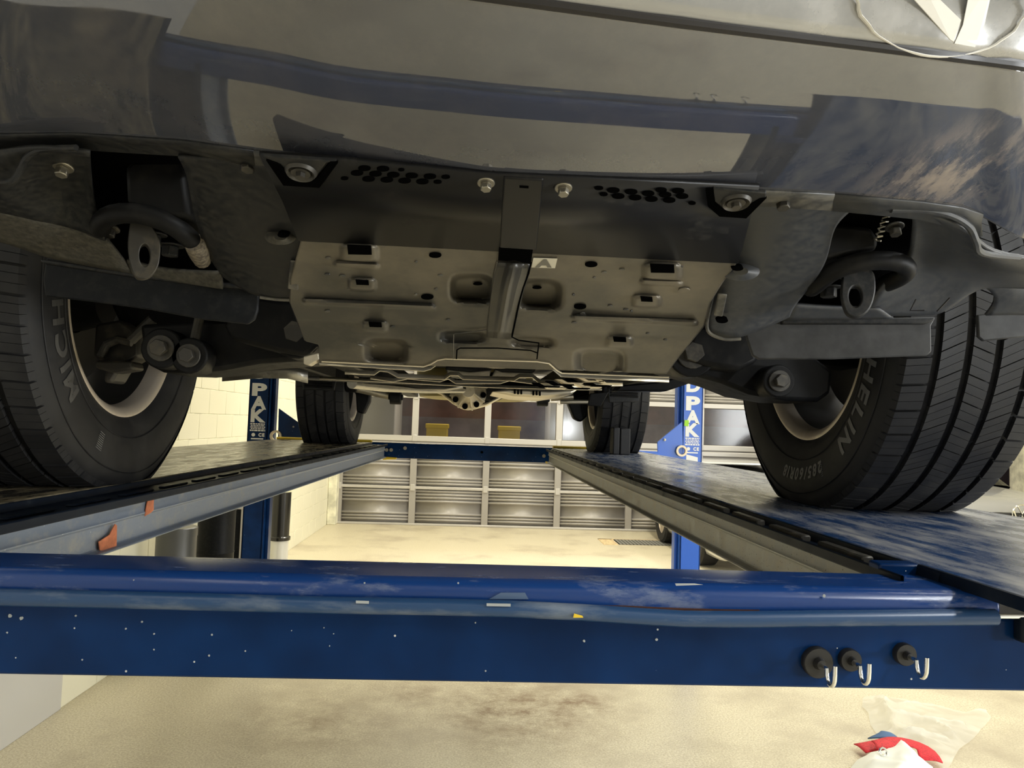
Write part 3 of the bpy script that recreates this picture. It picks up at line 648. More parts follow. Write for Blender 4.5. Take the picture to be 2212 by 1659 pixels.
vs, fs, wd = glyph('A', 1.0); hh = max(v.y for v in vs)
MB().add([PB(1176 + v.x/wd*36 + (v.y/hh-.5)*4, 577-v.y/hh*16.5, .0042) for v in vs], fs).build('sticker_letter', M['ink'], skid, smooth=0)
# vent holes in the splash cover
for i, (zx, zy, sm_) in enumerate(((650, 128, 1), (765, 131, 1), (878, 137, .5), (604, 157, 1), (718, 162, 1), (828, 168, 1), (942, 173, 1), (1055, 178, 1), (1152, 181, .7), (675, 194, 1), (788, 199, 1), (898, 205, 1), (1008, 210, 1), (1102, 212, .65), (527, 190, .6))):
    hole(560+zx/2.861, 320+zy/2.861, 13.5*sm_, 5.2*sm_, PA, car, 'vent_hole', e=.0035)
for i, (zx, zy, sm_) in enumerate(((840, 250, .7), (930, 264, 1), (1040, 273, 1), (1145, 283, 1), (1250, 291, 1), (1355, 300, 1), (870, 288, .65), (960, 300, 1), (1065, 309, 1), (1165, 318, 1), (1275, 325, 1), (1225, 262, .9), (1330, 267, 1), (1416, 343, .6))):
    hole(1000+zx/2.861, 320+zy/2.861, 13.5*sm_, 5.2*sm_, PA, car, 'vent_hole', e=.0035)
for px, py in ((1050, 393), (1217, 404)):
    p = PA(px, py, .002); MB().bolt(p, (0, -.3, -1), .0052, .0085).build('cover_bolt', M['bolt'], car, bevel=.0006, bseg=1)
# notch tabs beside the cover
for pts, gap, bp in (
    (((560, 338), (728, 350), (706, 352), (680, 388), (637, 388), (600, 352)), ((575, 347), (612, 401), (690, 406), (730, 352), (713, 351), (682, 389), (636, 388), (606, 356)), (650, 369)),
    (((1540, 408), (1655, 418), (1655, 428), (1612, 448), (1556, 450), (1541, 440)), ((1524, 410), (1529, 446), (1554, 468), (1612, 472), (1656, 428), (1640, 430), (1606, 451), (1560, 450), (1545, 437), (1541, 410)), (1590, 434))):
    tb = MB().prism([PA(x, y, .0045) for x, y in pts], (0, 0, .004)).build('bracket_tab', M['dustypl'], car, bevel=.001)
    MB().prism([PA(x, y, .0052) for x, y in gap], (0, 0, .002)).build('bracket_gap', M['hole'], car, smooth=0)
    p = PA(bp[0], bp[1], .004); c = MB(); c.lathe([(0, .0085), (.004, .012), (0, .0145), (-.003, .015)], p, (0, -.25, -1), 24); c.tube([p, p+V((0, -.0006, -.003))], .0085, 18); c.tube([p+V((0, -.0006, -.003)), p+V((0, -.0015, -.007))], .0045, 6)
    c.build('tab_bolt', M['iron'], tb)

# ---- side splash shields
def patch(name, rows, m, parent=car, sub=2, solid=.004, smooth=60):
    return MB().loft([[PY(*q) for q in r_] for r_ in rows]).build(name, M[m], parent, smooth=smooth, sub=sub, solid=solid, off=0)
# left: inner wing between hook opening and skid plate
shl = patch('splash_shield', [
    [(385, 336, .70), (450, 338, .70), (520, 345, .70), (578, 352, .69), (610, 365, .69)],
    [(405, 370, .73), (460, 375, .72), (540, 385, .72), (608, 400, .715), (634, 420, .722)],
    [(415, 430, .78), (470, 440, .765), (555, 450, .765), (625, 460, .755), (646, 472, .762)],
    [(432, 505, .85), (480, 510, .83), (560, 510, .82), (632, 508, .805), (666, 520, .81)],
    [(455, 560, .90), (500, 562, .88), (560, 565, .875), (626, 562, .86), (666, 567, .86)],
    [(478, 588, .935), (520, 600, .925), (560, 612, .92), (615, 618, .91), (657, 622, .905)],
    [(480, 594, .945), (520, 622, .94), (560, 640, .94), (612, 645, .94), (640, 644, .935)],
], 'dustypl')
tag(shl)
MB().tube(cr([PY(*q) for q in ((608, 366, .688), (632, 420, .718), (643, 472, .758), (663, 522, .806), (662, 567, .856), (653, 622, .90), (642, 645, .93), (605, 647, .938), (562, 642, .938))]), .0022, 8).build('shield_edge', M['lip'], car)
MB().prism([PY(*q) for q in ((628, 560, .852), (652, 562, .852), (645, 625, .90), (622, 622, .90))], (0, -.003, -.002)).build('shield_bend', M['lip'], car, bevel=.002)
MB().tube(cr([PY(*q) for q in ((-20, 394, .745), (24, 391, .74), (44, 366, .735), (58, 340, .725), (90, 323, .715), (165, 319, .698))]), .003, 8).build('arch_edge', M['dustypl'], car)
# left: outer wing
shl2 = patch('splash_shield', [
    [(-120, 330, .76), (0, 324, .73), (60, 315, .715), (130, 318, .70), (195, 328, .70)],
    [(-120, 395, .78), (0, 390, .75), (70, 360, .75), (130, 352, .78), (196, 360, .78)],
    [(-120, 425, .79), (0, 432, .79), (60, 420, .82), (130, 400, .845), (199, 400, .83)],
    [(-120, 430, .81), (0, 440, .82), (70, 460, .845), (140, 455, .87), (205, 455, .86)],
    [(-120, 445, .835), (0, 452, .84), (80, 476, .868), (150, 490, .885), (230, 520, .893)],
], 'dustypl')
patch('shield_flange', [
    [(-120, 443, .833), (0, 450, .838), (80, 474, .866), (150, 488, .883), (232, 518, .892)],
    [(-120, 470, .87), (0, 480, .88), (85, 512, .90), (155, 524, .912), (258, 548, .918)],
    [(-120, 500, .92), (0, 515, .925), (95, 554, .945), (160, 566, .955), (287, 590, .96)],
], 'flange')
patch('splash_shield', [[(275, 560, .935), (330, 578, .94), (400, 585, .94), (478, 586, .938)], [(285, 590, .957), (330, 596, .957), (400, 606, .957), (482, 618, .95)], [(290, 592, .962), (330, 600, .964), (400, 610, .962), (482, 622, .957)]], 'flange')
# dark cavity behind the left opening with frame horn
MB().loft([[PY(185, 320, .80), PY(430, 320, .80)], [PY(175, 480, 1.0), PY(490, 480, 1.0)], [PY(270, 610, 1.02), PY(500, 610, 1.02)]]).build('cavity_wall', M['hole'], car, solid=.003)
MB().prism([PY(x, y, .83) for x, y in ((268, 360), (285, 345), (395, 345), (410, 470), (330, 470), (272, 440))], (0, .1, 0)).build('frame_horn', M['dark'], car, bevel=.006)
def hook_set(pth, r, eye, hole_c, hr, Y, bolts, tip):
    h = MB().tube([PY(*q) for q in pth], r, 14)
    ho = h.build('tow_hook', M['iron'] if False else M['dark'], car, smooth=70, sub=1)
    ec = cr([V((x, y, 0)) for x, y in eye+[eye[0]]], 4)[:-1]; eye = [(q.x, q.y) for q in ec]
    pl = MB(); out = [PY(x, y, Y) for x, y in eye]
    n = len(out); cxy = hole_c
    inner = []
    for x, y in eye:
        a = math.atan2((y-cxy[1])/hr[1], (x-cxy[0])/hr[0]); inner.append(PY(cxy[0]+hr[0]*math.cos(a), cxy[1]+hr[1]*math.sin(a), Y))
    T = V((-.007 if tip else .005, .014, 0))
    vs = out + inner + [p+T for p in out] + [p+T for p in inner]; fs = []
    for i in range(n):
        j = (i+1) % n
        fs += [(i, j, n+j, n+i), (2*n+i, 3*n+i, 3*n+j, 2*n+j), (i, 2*n+i, 2*n+j, j), (n+i, n+j, 3*n+j, 3*n+i)]
    pl.add(vs, fs).build('tie_down_eye', M['iron'] if tip else M['dustypl'], car, bevel=.002)
    for (x, y, d, rr) in bolts:
        p = PY(x, y, d); MB().tube([p, p+V((0, 0, -.012))], rr, 6).tube([p+V((0, 0, .002)), p], rr*1.6, 14).build('hook_bolt', M['dustypl'], car, bevel=.001)
hook_set([(436, 562, .905), (428, 540, .875), (412, 515, .85), (380, 489, .835), (335, 468, .83), (285, 458, .83), (240, 462, .84), (218, 478, .86), (214, 496, .89), (226, 512, .94)], .0118,
         [(282, 478), (300, 477), (325, 485), (345, 520), (345, 560), (338, 582), (325, 597), (308, 602), (292, 595), (281, 560), (277, 520)], (313, 551), (12, 24), .852,
         [(330, 508, .87, .010), (368, 532, .90, .010)], True)
# right side
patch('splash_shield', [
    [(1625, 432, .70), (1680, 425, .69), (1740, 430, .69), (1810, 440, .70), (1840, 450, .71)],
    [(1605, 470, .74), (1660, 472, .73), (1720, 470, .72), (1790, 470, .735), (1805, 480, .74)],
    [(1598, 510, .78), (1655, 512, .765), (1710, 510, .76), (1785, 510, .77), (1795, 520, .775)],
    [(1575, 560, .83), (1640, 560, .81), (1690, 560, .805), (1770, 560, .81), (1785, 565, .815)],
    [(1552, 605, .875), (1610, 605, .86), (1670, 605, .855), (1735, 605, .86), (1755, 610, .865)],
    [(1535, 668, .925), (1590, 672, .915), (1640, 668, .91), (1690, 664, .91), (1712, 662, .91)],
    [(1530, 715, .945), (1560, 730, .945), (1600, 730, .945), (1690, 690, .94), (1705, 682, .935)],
], 'litdusty')
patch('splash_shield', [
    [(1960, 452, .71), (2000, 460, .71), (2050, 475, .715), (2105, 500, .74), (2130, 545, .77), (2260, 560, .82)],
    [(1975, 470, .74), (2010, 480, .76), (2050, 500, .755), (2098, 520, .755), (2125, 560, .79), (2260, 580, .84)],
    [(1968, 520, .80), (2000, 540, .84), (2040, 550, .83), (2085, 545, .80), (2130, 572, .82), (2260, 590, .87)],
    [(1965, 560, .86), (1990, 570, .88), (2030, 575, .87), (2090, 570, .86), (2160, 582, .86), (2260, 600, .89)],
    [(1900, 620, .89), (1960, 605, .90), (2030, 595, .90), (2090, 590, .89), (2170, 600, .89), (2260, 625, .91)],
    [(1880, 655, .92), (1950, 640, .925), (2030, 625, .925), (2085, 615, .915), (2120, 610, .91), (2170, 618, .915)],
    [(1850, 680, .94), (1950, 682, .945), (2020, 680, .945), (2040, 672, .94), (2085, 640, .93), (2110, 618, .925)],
], 'litdusty')
patch('splash_shield', [[(1708, 655, .92), (1780, 661, .925), (1850, 664, .925), (1900, 665, .925)], [(1690, 690, .945), (1780, 690, .945), (1850, 688, .945), (1930, 686, .945)]], 'litdusty')
patch('arch_liner', [[(2115, 612, .92), (2170, 600, .91), (2260, 600, .93)], [(2160, 640, .935), (2190, 640, .93), (2260, 660, .94)], [(2128, 680, .955), (2190, 678, .955), (2260, 680, .96)]], 'litdusty')
MB().tube(cr([PY(*q) for q in ((1625, 433, .698), (1603, 470, .736), (1596, 512, .777), (1573, 560, .826), (1550, 605, .87), (1533, 668, .92), (1529, 714, .94), (1562, 732, .94), (1600, 732, .94))]), .0022, 8).build('shield_edge', M['lip'], car)
MB().prism([PY(*q) for q in ((1550, 632, .874), (1570, 634, .874), (1560, 682, .912), (1541, 680, .912))], (0, -.003, -.002)).build('shield_bend', M['lip'], car, bevel=.002)
MB().tube(cr([PY(*q) for q in ((1925, 452, .70), (1990, 452, .70), (2050, 463, .705), (2092, 488, .72), (2108, 520, .735), (2122, 546, .765), (2200, 556, .80))]), .0038, 8).build('arch_edge', M['litdusty'], car)
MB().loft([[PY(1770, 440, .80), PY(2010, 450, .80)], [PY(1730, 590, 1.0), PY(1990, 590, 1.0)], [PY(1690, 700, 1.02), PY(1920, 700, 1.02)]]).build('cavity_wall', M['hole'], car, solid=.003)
MB().prism([PY(x, y, .83) for x, y in ((1790, 480), (1885, 490), (1900, 515), (1897, 540), (1780, 560))], (0, .1, 0)).build('frame_horn', M['dark'], car, bevel=.006)
MB().tube([PY(1896, 498, .82) + UP*(.0016*k*.6)*0 + V((.0004*k, 0, .0012*k-.012)) + V((.004*math.cos(k*1.3), .004*math.sin(k*1.3), 0)) for k in range(26)], .0011, 6).build('spring_clip', M['bolt'], car)
MB().tube([PY(418, 522, .853), PY(428, 541, .876), PY(437, 563, .908)], [.0115, .0125, .010], 12).build('rusty_hook_end', mat('flaking_rust', (.06, .048, .034), .8, dust=(.19, .16, .115), dscale=160, dlo=.4, dhi=.6, bump=.8, bscale=220), car)
hook_set([(1745, 628, .90), (1760, 618, .87), (1790, 590, .845), (1830, 572, .83), (1880, 562, .825), (1930, 562, .825), (1958, 572, .83), (1962, 586, .845), (1945, 600, .87), (1915, 612, .90), (1905, 616, .94)], .0115,
         [(1822, 590), (1850, 582), (1885, 585), (1892, 620), (1885, 655), (1872, 676), (1855, 685), (1838, 683), (1826, 670), (1818, 635)], (1848, 640), (14, 22), .845,
         [(1842, 600, .865, .010), (1790, 622, .90, .010)], False)
for pts in ([(1975, 641), (1962, 665), (1992, 665)], [(2047, 638), (2020, 667)]):
    d = [PY(x, y, .905)-V((0, .004, .004)) for x, y in pts]
    MB().tube(d, .0010, 5).build('scribed_mark', M['seam'], car)
# mount bolts on the shields
for px, py, d, m_ in ((137, 358, .765, 'bolt'), (1932, 488, .80, 'iron'), (538, 346, .705, 'iron'), (1690, 428, .69, 'iron'), (240, 492, .90, 'iron')):
    p = PY(px, py, d); MB().bolt(p, (0, -.3, -1), .0065, .012).build('shield_bolt', M[m_], car, bevel=.0008, bseg=1)
for px, py, d, rx, ry, m_ in ((606, 512, .80, 30, 15, 'flange'), (1600, 586, .825, 36, 18, 'litdusty')):
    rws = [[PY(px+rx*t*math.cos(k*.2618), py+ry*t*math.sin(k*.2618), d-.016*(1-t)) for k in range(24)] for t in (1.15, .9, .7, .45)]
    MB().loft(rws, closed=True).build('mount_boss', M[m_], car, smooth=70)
for px, py, d in ((612, 508, .80), (1593, 580, .815), (1560, 693, .925)):
    p = [PY(px+13*math.cos(k*.5236), py+5.5*math.sin(k*.5236), d-.012) for k in range(12)]
    MB().prism(p, (0, .004, .004)).build('shield_hole', M['hole'], car, smooth=0)
# rubber flaps ahead of the wheels
def flap(pts, Y, m='blackpl'):
    return MB().prism([PY(x, y, Y) for x, y in pts], (0, .006, 0)).build('tyre_flap', M[m], car, bevel=.002)
flap([(100, 556), (250, 572), (400, 598), (560, 622), (557, 670), (550, 690), (535, 700), (440, 690), (320, 668), (190, 650), (97, 640), (92, 600)], .965)
flap([(1605, 700), (1640, 690), (1800, 688), (2022, 686), (2012, 704), (2013, 760), (2004, 768), (1800, 776), (1640, 776), (1626, 768), (1615, 735)], .965, 'flapr')
MB().prism([PY(x, y, .958) for x, y in ((1690, 690), (2022, 684), (2018, 692), (2000, 700), (1690, 700))], (0, .02, 0)).build('flap_clamp', M['dustypl'], car, bevel=.002)
MB().prism([PY(x, y, .958) for x, y in ((85, 560), (300, 590), (480, 610), (560, 620), (560, 627), (480, 620), (300, 600), (90, 568))], (0, .02, 0)).build('flap_clamp', M['dustypl'], car, bevel=.002)
flap([(2112, 680), (2260, 660), (2260, 722), (2125, 737), (2114, 728)], .985, 'flapr')

# ---- suspension
def slab(name, pts, Y, dep, m='dark', bev=.008, lab=None):
    return MB().prism([PY(x, y, Y) for x, y in pts], (0, dep, 0)).build(name, M[m], car, bevel=bev)
slab('lower_arm', [(300, 700), (480, 690), (560, 680), (700, 660), (700, 740), (690, 778), (640, 780), (560, 785), (480, 800), (410, 806), (350, 804), (312, 785)], 1.30, .14)
slab('lower_arm', [(1440, 730), (1520, 700), (1640, 740), (1760, 770), (1800, 800), (1796, 850), (1770, 868), (1700, 866), (1620, 852), (1560, 828), (1480, 805), (1445, 796)], 1.30, .14)
slab('suspension_mount', [(560, 640), (640, 655), (690, 740), (660, 770), (600, 760), (500, 735), (480, 700)], 1.24, .12)
slab('suspension_mount', [(1500, 705), (1610, 690), (1640, 780), (1600, 800), (1530, 790), (1480, 775)], 1.24, .12)
for px, py, r in ((348, 752, .020), (408, 768, .018), (640, 718, .026), (1683, 823, .017), (1495, 762, .025)):
    p = PY(px, py, 1.255); d = V((0, -1, 0))
    bo = MB().tube([p+V((0, .06, 0)), p], r*1.7, 20).build('bush_cup', M['dark'], car, bevel=.003)
    MB().bolt(p, d, r*.72, .016).build('arm_bolt', M['iron'], bo, bevel=.001, bseg=1)
MB().prism(ell(1660, 843, 6, 6, lambda a, b, e: PY(a, b, 1.297), 0), (0, .002, 0)).build('arm_hole', M['hole'], car, smooth=0)
slab('steering_knuckle', [(205, 700), (260, 690), (300, 720), (300, 770), (262, 790), (240, 828), (222, 826), (228, 790), (200, 770)], 1.46, .06, 'iron', .006)
MB().tube([PY(218, 770, 1.44), PY(230, 745, 1.44), (PY(255, 733, 1.44)), PY(285, 740, 1.44)], .008, 10).build('brake_pipe', M['iron'], car)
slab('caliper_bracket', [(205, 778), (285, 780), (288, 798), (240, 805), (205, 795)], 1.42, .05, 'iron', .005)
MB().tube([PY(282, 735, 1.40), PY(330, 690, 1.40)], .010, 10).build('tie_rod', M['iron'], car)
MB().tube([PY(430, 690, 1.28), PY(418, 745, 1.27)], .008, 10).build('stabiliser_link', M['iron'], car)
slab('coil_mount', [(230, 640), (560, 640), (600, 700), (500, 720), (380, 715), (260, 705)], 1.50, .1)
slab('coil_mount', [(1640, 700), (2000, 700), (1960, 800), (1800, 790), (1700, 770)], 1.55, .1)

# ---- wheels
WR, WSL = .395, .372
def wheel(x, y, inner, steer, full):
    cz = ZR+WSL; c = V((x, y, cz))
    wt = empty('wheel', c); par(wt, car); wt.location = c
    wt.matrix_parent_inverse = Matrix.Translation(-car.location)
    rot = Matrix.Rotation(math.radians(steer), 3, 'Z')
    def place(mb, flat=True):
        out = []
        for q in mb.v:
            q = V(q)
            if flat:
                d = -WSL - q.z
                k = max(0.0, min(1.0, (-q.z-.25)/.14)); k = k*k*(1 - min(1, abs(q.y)/.22)**2) if abs(q.y) < .22 else 0
                q.x *= 1 + .10*k
                if d > 0: q.z = -WSL + .0006*(abs(q.x) < .2)
            out.append(rot @ q)
        mb.v = [tuple(c+q) for q in out]; return mb
    def put(mb, name, m, parent, **k):
        o = mb.build(name, m, None, **k)
        if parent is wt: o.parent = wt; o.matrix_parent_inverse = Matrix.Translation(-c)
        else: o.parent = parent
        return o
    half = [(.100, .226), (.118, .236), (.130, .262), (.1395, .295), (.1425, .322), (.140, .346), (.1345, .364), (.128, .376), (.120, .384), (.075, .3865)]
    prof = [(-a, r) for a, r in half] + [(0, .387)] + [(a, r) for a, r in reversed(half)]
    ty = put(place(MB().lathe(prof, (0, 0, 0), (1, 0, 0), 120)), 'tyre', M['rubber'], wt, smooth=50)
    # tread blocks
    tr = MB(); edges = [(-.125, -.085), (-.072, -.032), (-.019, .019), (.032, .072), (.085, .125)]
    for ri, (a, b) in enumerate(edges):
        n = 52 if full else 40; subs = 3 if full else 1
        for k in range(n):
            for s_ in range(subs):
                w0 = 2*math.pi/n; t0 = w0*k + w0*(s_/subs) + ri*.03; t1 = t0 + w0/subs
                g = (.0048 if ri in (0, 4) else .0022) if s_ == subs-1 else .0009
                t1 -= g/WR*(1.0 if full else .8)
                skew = (.05 if ri in (1, 3) else -.035 if ri == 2 else (.012 if ri == 0 else -.012))
                vs = []
                for rr in (.385, WR if ri in (1, 2, 3) else WR-.001):
                    for xx, tt in ((a, t0), (b, t0+skew), (b, t1+skew), (a, t1)):
                        r_ = rr
                        if (ri == 0 and xx == a) or (ri == 4 and xx == b): r_ = rr-.005 if rr > .39 else .378
                        vs.append(V((xx + (math.copysign(.006, xx) if r_ < .38 else 0), r_*math.sin(tt), r_*math.cos(tt))))
                tr.add(vs, [(4, 5, 6, 7), (0, 1, 5, 4), (1, 2, 6, 5), (2, 3, 7, 6), (3, 0, 4, 7)])
    tag(put(place(tr), 'tread', M['rubber'], ty, smooth=0), kind='stuff')
    s = inner                                # -1: inner side faces -X
    rim = MB().lathe([(s*.098, .221), (s*.104, .232), (s*.112, .2405), (s*.119, .2415), (s*.121, .236), (s*.116, .226), (s*.108, .219), (s*.085, .215)], (0, 0, 0), (1, 0, 0), 96)
    rm = put(place(rim, False), 'rim', M['rim'], wt, smooth=50)
    put(place(MB().lathe([(s*.085, .215), (s*.02, .205), (-s*.07, .212), (-s*.10, .222)], (0, 0, 0), (1, 0, 0), 64), False), 'rim_barrel', M['barrel'], rm, smooth=60)
    sp = MB()
    for k in range(6):
        a = k*math.pi/3+.3; m3 = Matrix.Rotation(a, 3, 'X'); sp.box(m3 @ V((-s*.075, 0, .13)), (.03, .075, .17), m3)
    sp.lathe([(-s*.09, .001), (-s*.09, .07), (-s*.06, .075), (-s*.055, .001)], (0, 0, 0), (1, 0, 0), 32)
    put(place(sp, False), 'spokes', M['rim'], rm, bevel=.008)
    put(place(MB().lathe([(-s*.02, .07), (-s*.02, .172), (s*.005, .172), (s*.005, .07)], (0, 0, 0), (1, 0, 0), 48, True), False), 'brake_disc', M['barrel'], wt)
    put(place(MB().lathe([(s*.07, .001), (s*.07, .05), (s*.02, .065), (-s*.03, .07)], (0, 0, 0), (1, 0, 0), 32), False), 'hub', M['dark'], wt)
    # moulded rings on the inner sidewall
    rg = MB()
    for r_, xx in ((.282, .1375), (.352, .1395)): rg.lathe([(s*xx, r_-.0012), (s*(xx+.0012), r_), (s*xx, r_+.0012)], (0, 0, 0), (1, 0, 0), 96)
    put(place(rg), 'moulded_ring', M['rubber'], ty, smooth=60)
    def word(text, size, rad, phi, space, m, hs=1.0):
        R_ = V((0, -1, 0)) if s < 0 else V((0, 1, 0)); U_ = V((0, 0, 1))
        gl = [glyph(ch, size, True) for ch in text]; tot = sum(g[2]*hs+space for g in gl)
        pos = -tot/2; mb = MB()
        for vs, fs, wd in gl:
            mid = pos + (wd*hs+space)/2; pos += wd*hs+space
            a = math.radians(phi) + mid/rad; e = U_*math.cos(a)+R_*math.sin(a); t = -U_*math.sin(a)+R_*math.cos(a)
            if not vs: continue
            pts = []
            for v_ in vs:
                q = e*(rad+v_.y) + t*(v_.x*hs)
                rr = rad+v_.y; xx = interp([(.236, .118), (.262, .130), (.295, .1395), (.322, .1425), (.346, .140), (.364, .1345)], rr)
                pts.append(q + V((s*(xx+.0012), 0, 0)))
            mb.add(pts, fs)
        put(place(mb), 'tyre_lettering', m, ty, smooth=0)
    if full:
        if s < 0:
            word('285/60R18', .034, .300, 174, .005, M['letter'], .95); word('MICHELIN', .052, .294, 113, .009, M['letter'], 1.2)
        else:
            word('MICHELIN', .054, .292, 260, .009, M['rubdark'], 1.2); word('285/60R18', .034, .300, 322, .005, M['rubdark'], .95)
        b = MB()
        for k in range(9):
            r0 = .300+k*.004; ph = math.radians(206 if s > 0 else 158); R_ = V((0, -s*-1, 0))
            b.tube([(V((0, 0, 1))*math.cos(ph+dd) + V((0, s, 0))*math.sin(ph+dd))*r0 + V((s*.142, 0, 0)) for dd in (-.03, 0, .03)] if s > 0 else [(V((0, 0, 1))*math.cos(ph+dd) + V((0, -1, 0))*math.sin(ph+dd))*r0 + V((s*.142, 0, 0)) for dd in (-.008, 0, .008)], .0009, 5)
        put(place(b), 'moulded_bars', M['letter'], ty)
    return wt
FY, RY = 1.56, 4.42
wheel(-.835, FY, 1, 0, True); wheel(.835, FY, -1, 0, True)
wheel(-.835, RY, 1, 0, False); wheel(.835, RY, -1, 0, False)

# ---- body shell above (outside the frame, it shades the lift as the real car does)
def bsec(y, half, z0, z1): return [V((half*a, y, ZR+z0+(z1-z0)*b)) for a, b in ((-1, 0), (-1.0, .6), (-.93, .9), (-.6, 1), (0, 1.03), (.6, 1), (.93, .9), (1.0, .6), (1, 0))]
MB().loft([bsec(.55, .90, .62, .98), bsec(.75, .96, .84, 1.10), bsec(1.2, .98, .90, 1.16), bsec(1.95, .98, .90, 1.20), bsec(2.02, .98, .48, 1.22), bsec(2.7, .98, .48, 1.85), bsec(3.8, .98, .48, 1.88), bsec(3.95, .98, .88, 1.88), bsec(4.95, .97, .88, 1.85), bsec(5.45, .93, .55, 1.5), bsec(5.5, .90, .55, .95)]).build('body_shell', M['shell'], car, smooth=50, solid=.01)
# ---- rear axle
az = ZR+WSL-.01
ax = MB().tube([V((-.68, RY, az)), V((-.2, RY, az)), V((-.12, RY, az)), V((.12, RY, az)), V((.2, RY, az)), V((.68, RY, az))], [.045, .05, .09, .09, .05, .045], 18).build('rear_axle', M['dark'], car, smooth=60)
dc = PY(1012, 846, RY-.12)
df = MB().lathe([(-.13, .001), (-.13, .036), (-.11, .040), (-.105, .030), (-.07, .045), (-.02, .075), (.0, .098), (.06, .108), (.10, .10)], dc, (0, 1, 0), 32).build('differential', M['alu'], ax, smooth=35)
MB().prism([PY(x, y, RY-.03) for x, y in ((915, 820), (925, 838), (955, 850), (980, 870), (1000, 880), (1025, 881), (1050, 874), (1080, 858), (1110, 848), (1150, 843), (1160, 825))], (0, .1, 0)).build('axle_banjo', M['dark'], ax, bevel=.004)
for k in range(8):
    a = k*math.pi/4+.2; d = V((math.cos(a), 0, math.sin(a)))
    d2 = V((math.cos(a+.39), 0, math.sin(a+.39)))
    MB().tube([dc+d2*.088+V((0, -.03, 0)), dc+d2*.088+V((0, .02, 0))], .017, 10).build('bolt_pocket', M['hole'], df)
    MB().prism([dc+d*.035+V((0, -.118, 0)), dc+d*.108+V((0, -.03, 0)), dc+d*.112+V((0, .02, 0)), dc+d*.035+V((0, .02, 0))], d.cross(V((0, 1, 0)))*.009).build('cooling_rib', M['alu'], df)
MB().tube([PY(x, y, RY-.05) for x, y in ((925, 838), (955, 850), (980, 870), (1000, 880), (1025, 881), (1050, 874), (1080, 858), (1110, 848), (1150, 843))], .010, 10, flat=1).build('axle_seam', M['beige'], ax)
MB().tube([PY(765, 838, 4.1), PY(850, 857, 4.1)], .022, 12).build('trailing_arm', M['beige'], car)
MB().tube([PY(1210, 868, 4.1), PY(1340, 868, 4.1)], .012, 12).tube([PY(1190, 860, 4.14), PY(1238, 857, 4.14)], .018, 12).build('trailing_arm', M['beige'], car)
for px, py in ((855, 858), (1172, 862), (760, 832), (1300, 850)):
    p = PY(px, py, 4.08); MB().tube([p-V((.03, 0, 0)), p+V((.03, 0, 0))], .04, 16).tube([p-V((.04, 0, 0)), p+V((.04, 0, 0))], .016, 10).build('arm_bush', M['dark'], car, bevel=.004)
slab('shock_body', [(752, 838), (800, 842), (798, 868), (785, 895), (770, 890), (768, 850)], 4.25, .08, 'dark', .01)
slab('shock_body', [(1222, 860), (1275, 850), (1268, 900), (1255, 912), (1240, 905)], 4.25, .08, 'dark', .01)
# rear mud guards with ribs
for pts in ([(650, 812), (728, 815), (722, 843), (655, 842)], [(1312, 832), (1388, 836), (1380, 868), (1316, 870)]):
    g = slab('mud_guard', pts, 3.92, .02, 'dustypl', .004)
    (x0, y0), (x1, y1) = pts[0], pts[1]
    for k in range(3):
        yy = y0+10+k*6; MB().tube([PY(x0+8, yy, 3.915), PY(x1-10, yy+3, 3.915)], .006, 6).build('guard_rib', M['dark'], g)
slab('guard_bracket', [(1275, 850), (1316, 846), (1298, 878), (1270, 876)], 3.8, .02, 'dark', .004)
# spare wheel under the tail
sc = V((0, 5.05, ZR+.43))
sw = MB().lathe([(-.10, .24), (-.13, .30), (-.12, .37), (-.05, .395), (.05, .395), (.12, .37), (.13, .30), (.10, .24)], sc, (0, 0, 1), 64, True).build('spare_tyre', M['spare'], car, smooth=50)

# ---- underbody between the axles
MB().loft([[V((x, y, ZR+z)) for x in (-.78, -.5, .5, .78)] for y, z in ((1.2, .46), (2.4, .44), (3.9, .46), (5.4, .52))]).build('floor_pan', M['dark'], car, solid=.01)
for s in (-1, 1):
    MB().loft([[V((s*x, y, ZR+z)) for x, z in ((.40, .315), (.48, .315), (.48, .43), (.40, .43))] for y in (1.1, 2.2, 3.6, 5.3)], closed=True).build('frame_rail', M['dark'], car, bevel=.006)
    MB().loft([[V((s*x, y, ZR+z)) for x, z in ((.72, .345), (.86, .35), (.93, .40), (.93, .50), (.72, .5))] for y in (2.05, 2.4, 3.7, 3.86)], closed=True).build('side_sill', M['dustypl'], car, bevel=.01)
# stamped gearbox guard: stepped slats
def edge_strip(name, pts, Ys, th, m):
    rws = [[PY(x, y, Ys) for x, y in pts], [PY(x, y+th, Ys-.004) for x, y in pts], [PY(x, y+th, Ys+.10) for x, y in pts]]
    return MB().loft(rws).build(name, M[m], car, smooth=20, solid=.003)
edge_strip('skid_rear_flange', [(690, 780), (800, 786), (915, 794), (930, 790), (945, 779), (960, 774), (1060, 776), (1160, 780), (1185, 784), (1200, 796), (1212, 806), (1330, 812), (1445, 818)], 1.175, 7, 'beige')
MB().tube([PB(x, y, .004) for x, y in ((695, 781), (915, 792), (932, 786), (945, 778), (962, 775), (1160, 781), (1186, 785), (1203, 800), (1214, 806), (1445, 815))], .0012, 6).build('skid_edge', M['beige'], skid)
edge_strip('gearbox_guard', [(745, 800), (808, 802), (820, 794), (838, 796), (860, 808), (960, 812), (972, 804), (990, 804), (1000, 812), (1110, 815), (1122, 808), (1150, 808), (1165, 820), (1250, 826), (1345, 826)], 1.30, 7, 'beige')
edge_strip('gearbox_guard', [(800, 812), (850, 818), (880, 812), (950, 818), (968, 812), (985, 822), (1080, 822), (1100, 816), (1180, 826), (1270, 832)], 1.42, 6, 'beige')
edge_strip('gearbox_guard', [(690, 814), (860, 822), (1040, 832), (1180, 836), (1300, 838)], 1.6, 4, 'beige')
